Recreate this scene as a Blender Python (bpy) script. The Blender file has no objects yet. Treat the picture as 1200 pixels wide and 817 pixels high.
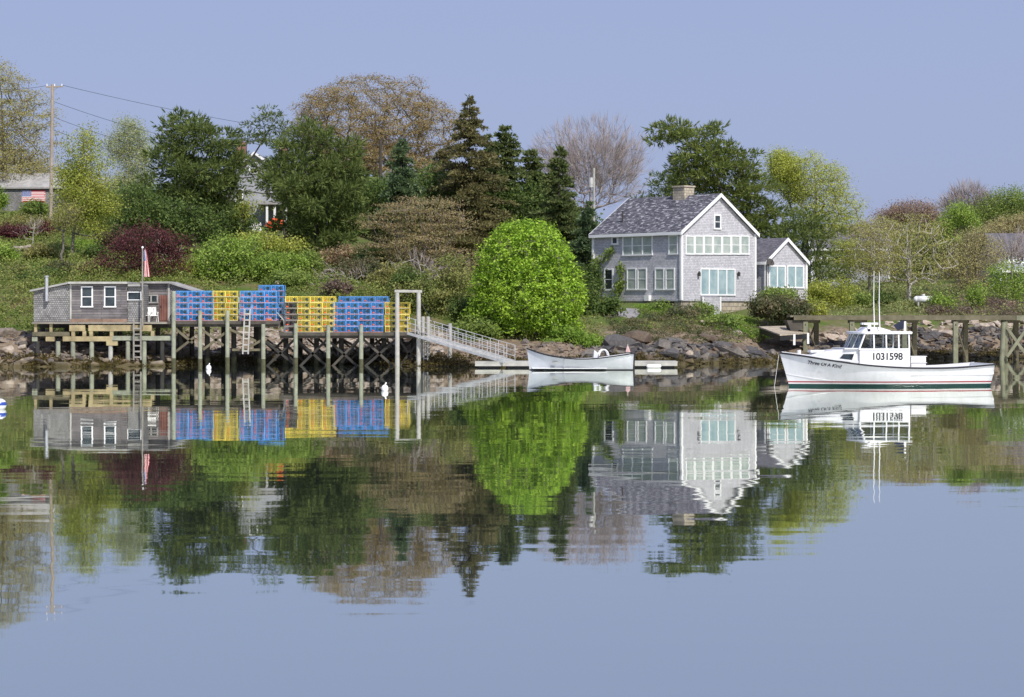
import bpy, math, random
import numpy as np
from mathutils import Vector, Matrix

R = math.radians
random.seed(7)
rng = np.random.default_rng(11)
S = bpy.context.scene
C = S.collection

# ------------------------------------------------------------------ camera
F, H, HY = 2400.0, 3.9, 360.0           # focal length in photo pixels, eye height above the water, horizon row
cam_d = bpy.data.cameras.new("camera")
cam = bpy.data.objects.new("camera", cam_d)
C.objects.link(cam)
cam.location = (0, 0, H)
cam.rotation_euler = (R(90), 0, 0)
cam_d.sensor_width = 36
cam_d.lens = 72
cam_d.shift_y = -(408.5 - HY) / 1200
cam_d.clip_start = 0.5
cam_d.clip_end = 9000
S.camera = cam

# ------------------------------------------------------------------ sky, sun, exposure
SUN_AZ, SUN_EL = 28.0, 46.0             # degrees to the right of the viewer's back, above the horizon
W = bpy.data.worlds.new("World")
S.world = W
W.use_nodes = True
nt = W.node_tree
nt.nodes.clear()
wo = nt.nodes.new("ShaderNodeOutputWorld")
bg = nt.nodes.new("ShaderNodeBackground")
sky = nt.nodes.new("ShaderNodeTexSky")
sky.sky_type = 'NISHITA'
sky.sun_disc = False
sky.sun_elevation = R(SUN_EL)
sky.sun_rotation = R(180 - SUN_AZ)
sky.dust_density = 2.0
sky.ozone_density = 3.0
mx = nt.nodes.new("ShaderNodeMix")
mx.data_type = 'RGBA'
mx.inputs[0].default_value = 0.80
SKY_TINT = mx.inputs[7]
SKY_TINT.default_value = (3.72, 4.36, 6.95, 1)   # hazy periwinkle of the spring sky
nt.links.new(sky.outputs[0], mx.inputs[6])
nt.links.new(mx.outputs[2], bg.inputs[0])
bg.inputs[1].default_value = 0.10
nt.links.new(bg.outputs[0], wo.inputs[0])

sd = bpy.data.lights.new("sun", 'SUN')
sd.energy = 4.5
sd.angle = R(1.0)
sd.color = (1.0, 0.955, 0.88)
sun = bpy.data.objects.new("sun", sd)
C.objects.link(sun)
sv = Vector((math.sin(R(SUN_AZ)) * math.cos(R(SUN_EL)), -math.cos(R(SUN_AZ)) * math.cos(R(SUN_EL)), math.sin(R(SUN_EL))))
sun.rotation_euler = (-sv).to_track_quat('-Z', 'Y').to_euler()
sun.location = sv * 100
S.view_settings.view_transform = 'Standard'
S.view_settings.look = 'None'
S.view_settings.exposure = 0.02
S.view_settings.gamma = 1.0
S.cycles.transparent_max_bounces = 24
S.cycles.max_bounces = 6

# ------------------------------------------------------------------ helpers: objects
ORG = {}

def P(px, py, Y):
    return Vector(((px - 600) / F * Y, Y, H + (HY - py) / F * Y))

def tag(o, label=None, cat=None, group=None, kind=None):
    if label: o['label'] = label
    if cat: o['category'] = cat
    if group: o['group'] = group
    if kind: o['kind'] = kind
    return o

def thing(name, label, cat, loc, group=None):
    o = bpy.data.objects.new(name, None)
    C.objects.link(o)
    o.location = loc
    o.empty_display_size = 0.2
    ORG[o.name] = Vector(loc)
    return tag(o, label, cat, group)

def link_mesh(name, me, m, parent=None, org=None):
    o = bpy.data.objects.new(name, me)
    C.objects.link(o)
    if m is not None:
        me.materials.append(m)
    if parent is not None:
        o.parent = parent
        ORG[o.name] = ORG[parent.name]
    else:
        ORG[o.name] = Vector(org) if org is not None else Vector((0, 0, 0))
        o.location = ORG[o.name]
    return o

def copy_tree(o, parent=None):
    c = o.copy()
    C.objects.link(c)
    if parent is not None:
        c.parent = parent
    for ch in list(o.children):
        copy_tree(ch, c)
    return c

class MB:
    """collects faces in world (or local) coordinates and links them as one mesh"""
    def __init__(self):
        self.v, self.f = [], []
    def add(self, vs, fs):
        b = len(self.v)
        self.v += [Vector(p) for p in vs]
        self.f += [tuple(i + b for i in f) for f in fs]
        return self
    def box(self, c, s, rz=0.0):
        c = Vector(c)
        m = Matrix.Rotation(rz, 3, 'Z')
        vs = []
        for dz in (-.5, .5):
            for dx, dy in ((-.5, -.5), (.5, -.5), (.5, .5), (-.5, .5)):
                vs.append(c + m @ Vector((dx * s[0], dy * s[1], dz * s[2])))
        return self.add(vs, [(3, 2, 1, 0), (4, 5, 6, 7), (0, 1, 5, 4), (1, 2, 6, 5), (2, 3, 7, 6), (3, 0, 4, 7)])
    def bar(self, a, b, w, h=None):
        a, b = Vector(a), Vector(b)
        h = h or w
        d = (b - a).normalized()
        up = Vector((0, 0, 1)) if abs(d.z) < 0.95 else Vector((0, 1, 0))
        s = d.cross(up).normalized() * (w / 2)
        t = s.cross(d).normalized() * (h / 2)
        vs = [p + i * s + j * t for p in (a, b) for i, j in ((-1, -1), (1, -1), (1, 1), (-1, 1))]
        return self.add(vs, [(0, 1, 2, 3), (7, 6, 5, 4), (1, 0, 4, 5), (2, 1, 5, 6), (3, 2, 6, 7), (0, 3, 7, 4)])
    def tube(self, a, b, r0, r1=None, n=8):
        a, b = Vector(a), Vector(b)
        r1 = r0 if r1 is None else r1
        d = (b - a).normalized()
        up = Vector((0, 0, 1)) if abs(d.z) < 0.95 else Vector((0, 1, 0))
        s = d.cross(up).normalized()
        t = s.cross(d)
        vs = []
        for p, r in ((a, r0), (b, r1)):
            for k in range(n):
                q = 2 * math.pi * k / n
                vs.append(p + s * (r * math.cos(q)) + t * (r * math.sin(q)))
        fs = [((k + 1) % n, k, k + n, (k + 1) % n + n) for k in range(n)]
        fs += [tuple(range(n)), tuple(range(2 * n - 1, n - 1, -1))]
        return self.add(vs, fs)
    def path(self, pts, r, n=6):
        for a, b in zip(pts, pts[1:]):
            self.tube(a, b, r, r, n)
        return self
    def prism(self, pts, d):
        """flat polygon pts extruded by vector d"""
        pts = [Vector(p) for p in pts]
        d = Vector(d)
        n = len(pts)
        vs = pts + [p + d for p in pts]
        fs = [tuple(range(n)), tuple(range(2 * n - 1, n - 1, -1))]
        fs += [((k + 1) % n, k, k + n, (k + 1) % n + n) for k in range(n)]
        return self.add(vs, fs)
    def wbox(self, w, s0, s1, z0, z1, d0, d1):
        """box on a wall w=(origin, along, outward normal)"""
        O, u, n = w
        vs = []
        for z in (z0, z1):
            for s, d in ((s0, d0), (s1, d0), (s1, d1), (s0, d1)):
                p = O + u * s + n * d
                vs.append(Vector((p.x, p.y, z)))
        return self.add(vs, [(3, 2, 1, 0), (4, 5, 6, 7), (0, 1, 5, 4), (1, 2, 6, 5), (2, 3, 7, 6), (3, 0, 4, 7)])
    def ball(self, c, r, n=10, sz=1.0):
        c = Vector(c)
        vs, fs = [c + Vector((0, 0, -r * sz))], []
        m = n // 2
        for i in range(1, m):
            a = -math.pi / 2 + math.pi * i / m
            for k in range(n):
                q = 2 * math.pi * k / n
                vs.append(c + Vector((r * math.cos(a) * math.cos(q), r * math.cos(a) * math.sin(q), r * sz * math.sin(a))))
        vs.append(c + Vector((0, 0, r * sz)))
        for k in range(n):
            fs.append((0, 1 + (k + 1) % n, 1 + k))
            for i in range(m - 2):
                a0 = 1 + i * n
                fs.append((a0 + k, a0 + (k + 1) % n, a0 + n + (k + 1) % n, a0 + n + k))
            a0 = 1 + (m - 2) * n
            fs.append((a0 + k, a0 + (k + 1) % n, len(vs) - 1))
        return self.add(vs, fs)
    def build(self, name, m, parent=None, local=False, smooth=False, org=None, bevel=0):
        base = Vector((0, 0, 0))
        if not local:
            base = ORG[parent.name] if parent is not None else (Vector(org) if org is not None else Vector((0, 0, 0)))
        me = bpy.data.meshes.new(name)
        me.from_pydata([tuple(p - base) for p in self.v], [], self.f)
        uv = me.uv_layers.new(name="UVMap")
        co = self.v
        dat = []
        for poly, f in zip(me.polygons, self.f):
            n = poly.normal
            if n.z * n.z > 0.97:
                u = Vector((1, 0, 0))
            else:
                u = Vector((0, 0, 1)).cross(n).normalized()
            v = n.cross(u)
            for i in f:
                dat += [co[i].dot(u), co[i].dot(v)]
        uv.data.foreach_set("uv", dat)
        if smooth:
            me.polygons.foreach_set("use_smooth", [True] * len(me.polygons))
        o = link_mesh(name, me, m, parent, org)
        if bevel:
            b = o.modifiers.new("bevel", 'BEVEL')
            b.width = bevel
            b.segments = 2
        return o

def mesh_np(name, V, Fq, m, parent=None, smooth=False):
    V = np.asarray(V, dtype=np.float64)
    if parent is not None:
        V = V - np.array(ORG[parent.name])
    k = Fq.shape[1]
    me = bpy.data.meshes.new(name)
    me.vertices.add(len(V))
    me.vertices.foreach_set("co", V.astype(np.float32).ravel())
    me.loops.add(Fq.size)
    me.loops.foreach_set("vertex_index", Fq.astype(np.int32).ravel())
    me.polygons.add(len(Fq))
    me.polygons.foreach_set("loop_start", np.arange(0, Fq.size, k, dtype=np.int32))
    me.polygons.foreach_set("use_smooth", np.full(len(Fq), bool(smooth)))
    me.update(calc_edges=True)
    return link_mesh(name, me, m, parent)

# ------------------------------------------------------------------ helpers: materials
def newmat(name):
    m = bpy.data.materials.new(name)
    m.use_nodes = True
    t = m.node_tree
    return m, t, t.nodes["Principled BSDF"], t.nodes["Material Output"]

def N(t, typ, **kw):
    n = t.nodes.new(typ)
    for k, v in kw.items():
        setattr(n, k, v)
    return n

def rgba(c):
    return (c[0], c[1], c[2], 1)

def mixc(t, fac, a, b, blend='MIX'):
    n = N(t, "ShaderNodeMix", data_type='RGBA', blend_type=blend)
    for sock, val in ((0, fac), (6, a), (7, b)):
        if isinstance(val, (int, float)):
            n.inputs[sock].default_value = val
        elif isinstance(val, tuple):
            n.inputs[sock].default_value = rgba(val)
        else:
            t.links.new(val, n.inputs[sock])
    return n.outputs[2]

def noise(t, vec, scale, detail=4, rough=.55):
    n = N(t, "ShaderNodeTexNoise")
    n.inputs["Scale"].default_value = scale
    n.inputs["Detail"].default_value = detail
    n.inputs["Roughness"].default_value = rough
    if vec is not None:
        t.links.new(vec, n.inputs["Vector"])
    return n.outputs["Fac"]

def ramp(t, fac, stops, interp='LINEAR'):
    n = N(t, "ShaderNodeValToRGB")
    n.color_ramp.interpolation = interp
    e = n.color_ramp.elements
    while len(e) > 1:
        e.remove(e[-1])
    e[0].position, e[0].color = stops[0][0], rgba(stops[0][1])
    for p, c in stops[1:]:
        x = e.new(p)
        x.color = rgba(c)
    t.links.new(fac, n.inputs[0])
    return n.outputs[0]

def mapping(t, vec, scale):
    n = N(t, "ShaderNodeMapping")
    n.inputs["Scale"].default_value = scale
    t.links.new(vec, n.inputs[0])
    return n.outputs[0]

def bump(t, b, h, strength, dist=.02):
    n = N(t, "ShaderNodeBump")
    n.inputs["Strength"].default_value = strength
    n.inputs["Distance"].default_value = dist
    t.links.new(h, n.inputs["Height"])
    t.links.new(n.outputs[0], b.inputs["Normal"])

def pos(t):
    return N(t, "ShaderNodeNewGeometry").outputs["Position"]

def island(t):
    return N(t, "ShaderNodeNewGeometry").outputs["Random Per Island"]

def plain(name, c, rough=.7, var=.2, scale=3.0, metallic=0, spec=.4, bmp=0, rnd=0):
    m, t, b, o = newmat(name)
    f = noise(t, pos(t), scale, 5)
    f = ramp(t, f, [(.3, (0, 0, 0)), (.7, (1, 1, 1))])
    col = mixc(t, f, tuple(x * (1 - var) for x in c), tuple(min(1, x * (1 + var)) for x in c))
    if rnd:
        oi = N(t, "ShaderNodeObjectInfo").outputs["Random"]
        k = ramp(t, oi, [(0, (1 - rnd,) * 3), (1, (1, 1, 1))])
        col = mixc(t, 1.0, col, k, 'MULTIPLY')
    t.links.new(col, b.inputs["Base Color"])
    b.inputs["Roughness"].default_value = rough
    b.inputs["Metallic"].default_value = metallic
    b.inputs["Specular IOR Level"].default_value = spec
    if bmp:
        bump(t, b, noise(t, pos(t), scale * 6, 4), bmp)
    return m

def courses(name, c1, c2, mortar, bw, bh, ms=.012, var=.18, bmp=.5, rough=.85, third=None):
    """shingles, clapboards, planks or masonry laid in courses, in metres along the wall"""
    m, t, b, o = newmat(name)
    uv = N(t, "ShaderNodeUVMap").outputs[0]
    br = N(t, "ShaderNodeTexBrick")
    t.links.new(uv, br.inputs["Vector"])
    br.inputs["Scale"].default_value = 1.0
    br.inputs["Brick Width"].default_value = bw
    br.inputs["Row Height"].default_value = bh
    br.inputs["Mortar Size"].default_value = ms
    br.inputs["Mortar Smooth"].default_value = .3
    br.inputs["Bias"].default_value = 0
    br.inputs["Color1"].default_value = rgba(c1)
    br.inputs["Color2"].default_value = rgba(c2)
    br.inputs["Mortar"].default_value = rgba(mortar)
    col = br.outputs["Color"]
    n1 = ramp(t, noise(t, pos(t), 1.1, 5, .65), [(.3, (1 - var,) * 3), (.7, (1 + var,) * 3)])
    col = mixc(t, 1.0, col, n1, 'MULTIPLY')
    if third:
        n2 = ramp(t, noise(t, mapping(t, uv, (2.2, 4.5, 1)), 1.0, 2), [(.56, (0, 0, 0)), (.62, (1, 1, 1))])
        col = mixc(t, n2, col, third)
    t.links.new(col, b.inputs["Base Color"])
    b.inputs["Roughness"].default_value = rough
    b.inputs["Specular IOR Level"].default_value = .25
    if bmp:
        inv = N(t, "ShaderNodeMath", operation='SUBTRACT')
        inv.inputs[0].default_value = 1
        t.links.new(br.outputs["Fac"], inv.inputs[1])
        bump(t, b, inv.outputs[0], bmp, .03)
    return m

def leafmat(name, c1, c2, c3=None, scale=.55, trans=.42, rough=.55):
    m, t, b, o = newmat(name)
    f = ramp(t, noise(t, pos(t), scale, 3, .6), [(.35, (0, 0, 0)), (.65, (1, 1, 1))])
    col = mixc(t, f, c1, c2)
    r = island(t)
    if c3:
        k = ramp(t, r, [(.0, (0, 0, 0)), (.72, (0, 0, 0)), (1, (1, 1, 1))])
        col = mixc(t, k, col, c3)
    v = ramp(t, r, [(0, (.72,) * 3), (1, (1.28,) * 3)])
    col = mixc(t, 1.0, col, v, 'MULTIPLY')
    t.links.new(col, b.inputs["Base Color"])
    b.inputs["Roughness"].default_value = rough
    b.inputs["Specular IOR Level"].default_value = .2
    tr = N(t, "ShaderNodeBsdfTranslucent")
    t.links.new(col, tr.inputs["Color"])
    ms = N(t, "ShaderNodeMixShader")
    ms.inputs[0].default_value = trans
    t.links.new(b.outputs[0], ms.inputs[1])
    t.links.new(tr.outputs[0], ms.inputs[2])
    t.links.new(ms.outputs[0], o.inputs[0])
    return m

def glassmat(name, tint=(.9, .95, .95), clear=.7, dark=(.02, .03, .035)):
    m, t, b, o = newmat(name)
    b.inputs["Base Color"].default_value = rgba(dark)
    b.inputs["Roughness"].default_value = .06
    tr = N(t, "ShaderNodeBsdfTransparent")
    tr.inputs[0].default_value = rgba(tint)
    ms = N(t, "ShaderNodeMixShader")
    ms.inputs[0].default_value = clear
    t.links.new(b.outputs[0], ms.inputs[1])
    t.links.new(tr.outputs[0], ms.inputs[2])
    t.links.new(ms.outputs[0], o.inputs[0])
    return m

def blindmat(name, lo, hi):
    """window pane with a drawn blind behind: glossy, slightly uneven"""
    m, t, b, o = newmat(name)
    f = ramp(t, noise(t, pos(t), 1.3, 2), [(.35, (0, 0, 0)), (.65, (1, 1, 1))])
    t.links.new(mixc(t, f, lo, hi), b.inputs["Base Color"])
    b.inputs["Roughness"].default_value = .12
    b.inputs["Specular IOR Level"].default_value = .6
    return m

def stripes_z(name, stops, rough=.3, coat=0.2):
    """hull paint: bands by height above the waterline, in object metres (0..2)"""
    m, t, b, o = newmat(name)
    oc = N(t, "ShaderNodeTexCoord").outputs["Object"]
    sx = N(t, "ShaderNodeSeparateXYZ")
    t.links.new(oc, sx.inputs[0])
    mr = N(t, "ShaderNodeMapRange")
    mr.inputs[1].default_value, mr.inputs[2].default_value = -.2, 1.8
    t.links.new(sx.outputs[2], mr.inputs[0])
    col = ramp(t, mr.outputs[0], [((z + .2) / 2, c) for z, c in stops], 'CONSTANT')
    dirt = ramp(t, noise(t, mapping(t, oc, (.8, .8, .3)), 3, 5, .7), [(.35, (.9, .9, .88)), (.6, (1, 1, 1))])
    t.links.new(mixc(t, 1.0, col, dirt, 'MULTIPLY'), b.inputs["Base Color"])
    b.inputs["Roughness"].default_value = rough
    b.inputs["Coat Weight"].default_value = coat
    return m

def wiremat(name, c, pitch=.075, wire=.17):
    """coated wire mesh with real see-through holes"""
    m, t, b, o = newmat(name)
    uv = N(t, "ShaderNodeUVMap").outputs[0]
    sx = N(t, "ShaderNodeSeparateXYZ")
    t.links.new(uv, sx.inputs[0])
    gs = []
    for k in (0, 1):
        d = N(t, "ShaderNodeMath", operation='DIVIDE')
        t.links.new(sx.outputs[k], d.inputs[0])
        d.inputs[1].default_value = pitch
        f = N(t, "ShaderNodeMath", operation='FRACT')
        t.links.new(d.outputs[0], f.inputs[0])
        g = N(t, "ShaderNodeMath", operation='LESS_THAN')
        t.links.new(f.outputs[0], g.inputs[0])
        g.inputs[1].default_value = wire
        gs.append(g.outputs[0])
    mxm = N(t, "ShaderNodeMath", operation='MAXIMUM')
    t.links.new(gs[0], mxm.inputs[0])
    t.links.new(gs[1], mxm.inputs[1])
    oi = N(t, "ShaderNodeObjectInfo").outputs["Random"]
    k = ramp(t, oi, [(0, (.72, .76, .8)), (1, (1.08, 1.08, 1.05))])
    t.links.new(mixc(t, 1.0, c, k, 'MULTIPLY'), b.inputs["Base Color"])
    b.inputs["Roughness"].default_value = .45
    tr = N(t, "ShaderNodeBsdfTransparent")
    ms = N(t, "ShaderNodeMixShader")
    t.links.new(mxm.outputs[0], ms.inputs[0])
    t.links.new(tr.outputs[0], ms.inputs[1])
    t.links.new(b.outputs[0], ms.inputs[2])
    t.links.new(ms.outputs[0], o.inputs[0])
    return m

def flagmat(name, sx_, sz_, drop=False):
    """stars-and-stripes cloth in object coordinates: sx_ long, sz_ high, hoist at x=0, top at z=0"""
    m, t, b, o = newmat(name)
    oc = N(t, "ShaderNodeUVMap").outputs[0]
    s = N(t, "ShaderNodeSeparateXYZ")
    t.links.new(oc, s.inputs[0])
    def math_(op, a, bb):
        n = N(t, "ShaderNodeMath", operation=op)
        for i, v in enumerate((a, bb)):
            if isinstance(v, (int, float)):
                n.inputs[i].default_value = v
            else:
                t.links.new(v, n.inputs[i])
        return n.outputs[0]
    f = math_('FRACT', math_('MULTIPLY', s.outputs[1], 6.5), 0)
    red = math_('LESS_THAN', f, .5)
    col = mixc(t, red, (.78, .76, .74), (.55, .03, .05))
    blue = math_('MULTIPLY', math_('LESS_THAN', s.outputs[0], .4), math_('LESS_THAN', s.outputs[1], 7 / 13))
    vo = N(t, "ShaderNodeTexVoronoi")
    vo.inputs["Scale"].default_value = 1
    vo.inputs["Randomness"].default_value = 0
    t.links.new(mapping(t, oc, (27, 18, 1)), vo.inputs[0])
    star = math_('LESS_THAN', vo.outputs["Distance"], .28)
    bl = mixc(t, star, (.03, .06, .28), (.8, .8, .8))
    t.links.new(mixc(t, blue, col, bl), b.inputs["Base Color"])
    b.inputs["Roughness"].default_value = .8
    return m

M = {}
M['shake'] = courses('grey_shingle', (.47, .465, .50), (.63, .62, .655), (.27, .265, .29), .16, .13, .010, .13, .7)
M['roofmix'] = courses('variegated_roof_shingle', (.055, .055, .075), (.15, .145, .165), (.04, .04, .05), .40, .17, .012, .25, .5, .9, third=(.36, .35, .385))
M['roofdark'] = courses('dark_roof_shingle', (.10, .10, .12), (.19, .18, .20), (.06, .06, .07), .34, .16, .012, .2, .5, .9)
M['oldshake'] = courses('weathered_shingle', (.19, .185, .185), (.31, .30, .295), (.10, .10, .10), .15, .14, .014, .25, .8)
M['oldboard'] = courses('weathered_clapboard', (.125, .115, .12), (.215, .195, .195), (.07, .065, .065), 2.6, .17, .012, .38, .8)
M['oldroof'] = plain('weathered_roof_felt', (.33, .32, .31), .9, .25, 1.5)
M['plank'] = courses('weathered_plank', (.26, .235, .20), (.37, .335, .28), (.05, .045, .04), 3.2, .15, .012, .25, .5)
M['raftplank'] = courses('tan_raft_plank', (.40, .34, .26), (.48, .41, .32), (.12, .10, .08), 3.2, .15, .012, .2, .5)
M['pierplank'] = courses('dark_pier_plank', (.15, .135, .10), (.21, .19, .14), (.04, .035, .03), 3.2, .15, .012, .25, .5)
M['oldtimber'] = plain('old_grey_timber', (.24, .225, .20), .9, .3, 2.5)
M['deckedge'] = plain('dark_dock_timber', (.075, .066, .055), .85, .35, 2.5)
M['paletimber'] = plain('pale_green_timber', (.27, .285, .215), .85, .28, 2.0, bmp=.3)
M['yellowtimber'] = plain('new_yellow_timber', (.36, .295, .165), .85, .35, 1.6)
M['darktimber'] = plain('near_black_timber', (.035, .033, .03), .8, .4, 2.0)  # near-black timber, mostly rear piles, inner beams and braces
M['piertimber'] = plain('pier_timber', (.125, .11, .07), .85, .3, 2.0, bmp=.3)
M['weed'] = plain('rockweed_coat', (.075, .075, .04), .8, .4, 4)
M['pierpost'] = plain('grey_green_post', (.185, .185, .125), .85, .3, 2.0, bmp=.3)
M['greytimber'] = plain('silver_grey_timber', (.40, .39, .36), .85, .2, 2.0)
M['reddoor'] = courses('red_brown_door_boards', (.17, .075, .06), (.22, .105, .085), (.04, .02, .02), .16, 3, .012, .35, .4)
M['white'] = plain('white_trim_paint', (.82, .82, .82), .5, .04, 1.5)
M['whiteboat'] = plain('white_gelcoat', (.71, .715, .73), .25, .03, 1.5, spec=.5)
M['plastic'] = plain('white_plastic', (.80, .80, .79), .4, .05, 2)
M['alu'] = plain('aluminium', (.55, .55, .54), .5, .2, 3, metallic=.3)
M['galv'] = plain('galvanised_pipe', (.55, .56, .57), .4, .15, 3, metallic=.6)
M['black'] = plain('black_rubber', (.018, .018, .02), .5, .3, 4)
M['navy'] = plain('navy_canvas', (.015, .02, .045), .8, .2, 4)
M['bluecover'] = plain('blue_tarp', (.05, .12, .3), .6, .2, 4)
M['rustboard'] = plain('rusty_brown_board', (.26, .17, .12), .85, .3, 2)
M['stone'] = courses('field_stone', (.42, .36, .27), (.32, .28, .23), (.25, .23, .20), .55, .33, .03, .35, .9)
M['chimney'] = courses('pale_chimney_stone', (.50, .44, .33), (.40, .35, .28), (.28, .25, .21), .4, .22, .02, .3, .8)
M['brick'] = courses('red_brick', (.33, .12, .085), (.26, .10, .075), (.30, .27, .25), .22, .075, .01, .2, .4)
M['greypaint'] = courses('grey_clapboard', (.34, .35, .38), (.38, .39, .42), (.26, .27, .28), 3, .14, .01, .1, .4)
M['blind'] = blindmat('pane_with_blind', (.30, .36, .33), (.43, .47, .43))
M['bluepane'] = blindmat('pane_with_blue_curtain', (.24, .345, .37), (.36, .46, .47))
M['darkpane'] = blindmat('dark_pane', (.012, .018, .022), (.05, .065, .07))
M['boatglass'] = glassmat('boat_glass', (.80, .84, .83), .8)
M['windscreen'] = glassmat('windscreen_glass', (.55, .62, .7), .5, (.16, .21, .28))
M['lamp'] = plain('dark_bronze', (.05, .045, .04), .5, .2, 4)
M['pole'] = plain('weathered_utility_pole', (.36, .30, .24), .9, .2, 1.5)
M['wire'] = plain('cable', (.05, .05, .055), .6, .1, 2)
M['orange'] = plain('orange_fabric', (.72, .10, .03), .6, .25, 2.5)
M['rope'] = plain('orange_rope', (.62, .20, .07), .7, .2, 4)
M['flagflat'] = flagmat('painted_flag', 1, 1)
M['pink'] = plain('faded_pink_cloth', (.70, .45, .44), .8, .15, 6)
M['tank'] = plain('white_tank_paint', (.74, .74, .74), .4, .05, 2)
M['hull'] = stripes_z('lobster_boat_hull_paint', [(-.2, (.004, .05, .045)), (.115, (.66, .66, .68)), (.185, (.33, .012, .025)), (.25, (.68, .69, .72))])
M['skiffhull'] = stripes_z('skiff_hull_paint_and_shade', [(-.2, (.02, .02, .022)), (.05, (.60, .63, .67))])  # white topsides greyed towards blue: their shade is put into the colour
M['buoystripe'] = stripes_z('mooring_buoy_paint', [(-.2, (.8, .8, .8)), (.14, (.03, .07, .35)), (.27, (.8, .8, .8))])
M['rubrail'] = plain('black_rub_rail', (.025, .025, .03), .4, .2, 4)
M['letter'] = plain('black_lettering', (.012, .012, .014), .4, .1, 4)
M['tdark'] = plain('dark_net_and_hole_shade', (.03, .045, .04), .9, .4, 8)  # funnel netting, and the painted shade of the trap openings
for k, c in (('blue', (.055, .29, .70)), ('yellow', (.72, .56, .05)), ('black', (.06, .035, .035))):
    M['wire_' + k] = wiremat(k + '_coated_wire', c)
    M['frame_' + k] = plain(k + '_trap_frame', tuple(min(1, x * 1.1 + .07) for x in c), .5, .12, 4, rnd=.25)
M['bark'] = plain('grey_bark', (.17, .15, .13), .95, .3, 3)
M['darkbark'] = plain('dark_bark', (.07, .058, .05), .95, .3, 3)
M['palebark'] = plain('pale_bark', (.40, .37, .33), .9, .2, 3)
M['twig'] = plain('pinkish_twig', (.35, .295, .28), .9, .15, 1)

# rock: grey, tan and rusty faces
def rockmat(name, cols):
    m, t, b, o = newmat(name)
    r = island(t)
    n = len(cols)
    col = ramp(t, r, [(i / max(1, n - 1), c) for i, c in enumerate(cols)])
    f = ramp(t, noise(t, pos(t), 5, 6, .7), [(.3, (.55,) * 3), (.7, (1.3,) * 3)])
    col = mixc(t, 1.0, col, f, 'MULTIPLY')
    # weed and wet below the tide mark
    sx = N(t, "ShaderNodeSeparateXYZ")
    t.links.new(pos(t), sx.inputs[0])
    k = ramp(t, sx.outputs[2], [(.12, (0, 0, 0)), (.5, (1, 1, 1))])
    col = mixc(t, k, (.085, .066, .026), col)
    t.links.new(col, b.inputs["Base Color"])
    b.inputs["Roughness"].default_value = .85
    bump(t, b, noise(t, pos(t), 9, 5), .5, .05)
    return m
M['rock_left'] = rockmat('riprap_stone', [(.09, .078, .07), (.19, .155, .125), (.30, .24, .18), (.14, .125, .12), (.24, .165, .11)])
M['rock_pale'] = rockmat('pale_rubble', [(.32, .27, .22), (.44, .38, .32), (.26, .22, .19), (.40, .33, .27)])
M['rock_dark'] = rockmat('dark_ledge_stone', [(.05, .048, .052), (.10, .092, .092), (.19, .165, .14), (.065, .062, .066), (.15, .105, .07)])
M['rock_tan'] = rockmat('tan_granite', [(.46, .37, .29), (.38, .32, .26), (.50, .42, .35)])

# ------------------------------------------------------------------ terrain
def vnoise(x, y, seed=0):
    xi, yi = np.floor(x).astype(int), np.floor(y).astype(int)
    xf, yf = x - xi, y - yi
    u, v = xf * xf * (3 - 2 * xf), yf * yf * (3 - 2 * yf)
    def h(a, b):
        n = (a * 374761393 + b * 668265263 + seed * 144665) & 0x7fffffff
        n = (n ^ (n >> 13)) * 1274126177 & 0x7fffffff
        return ((n ^ (n >> 16)) & 0xffff) / 65535.0
    return (h(xi, yi) * (1 - u) + h(xi + 1, yi) * u) * (1 - v) + (h(xi, yi + 1) * (1 - u) + h(xi + 1, yi + 1) * u) * v

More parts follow.
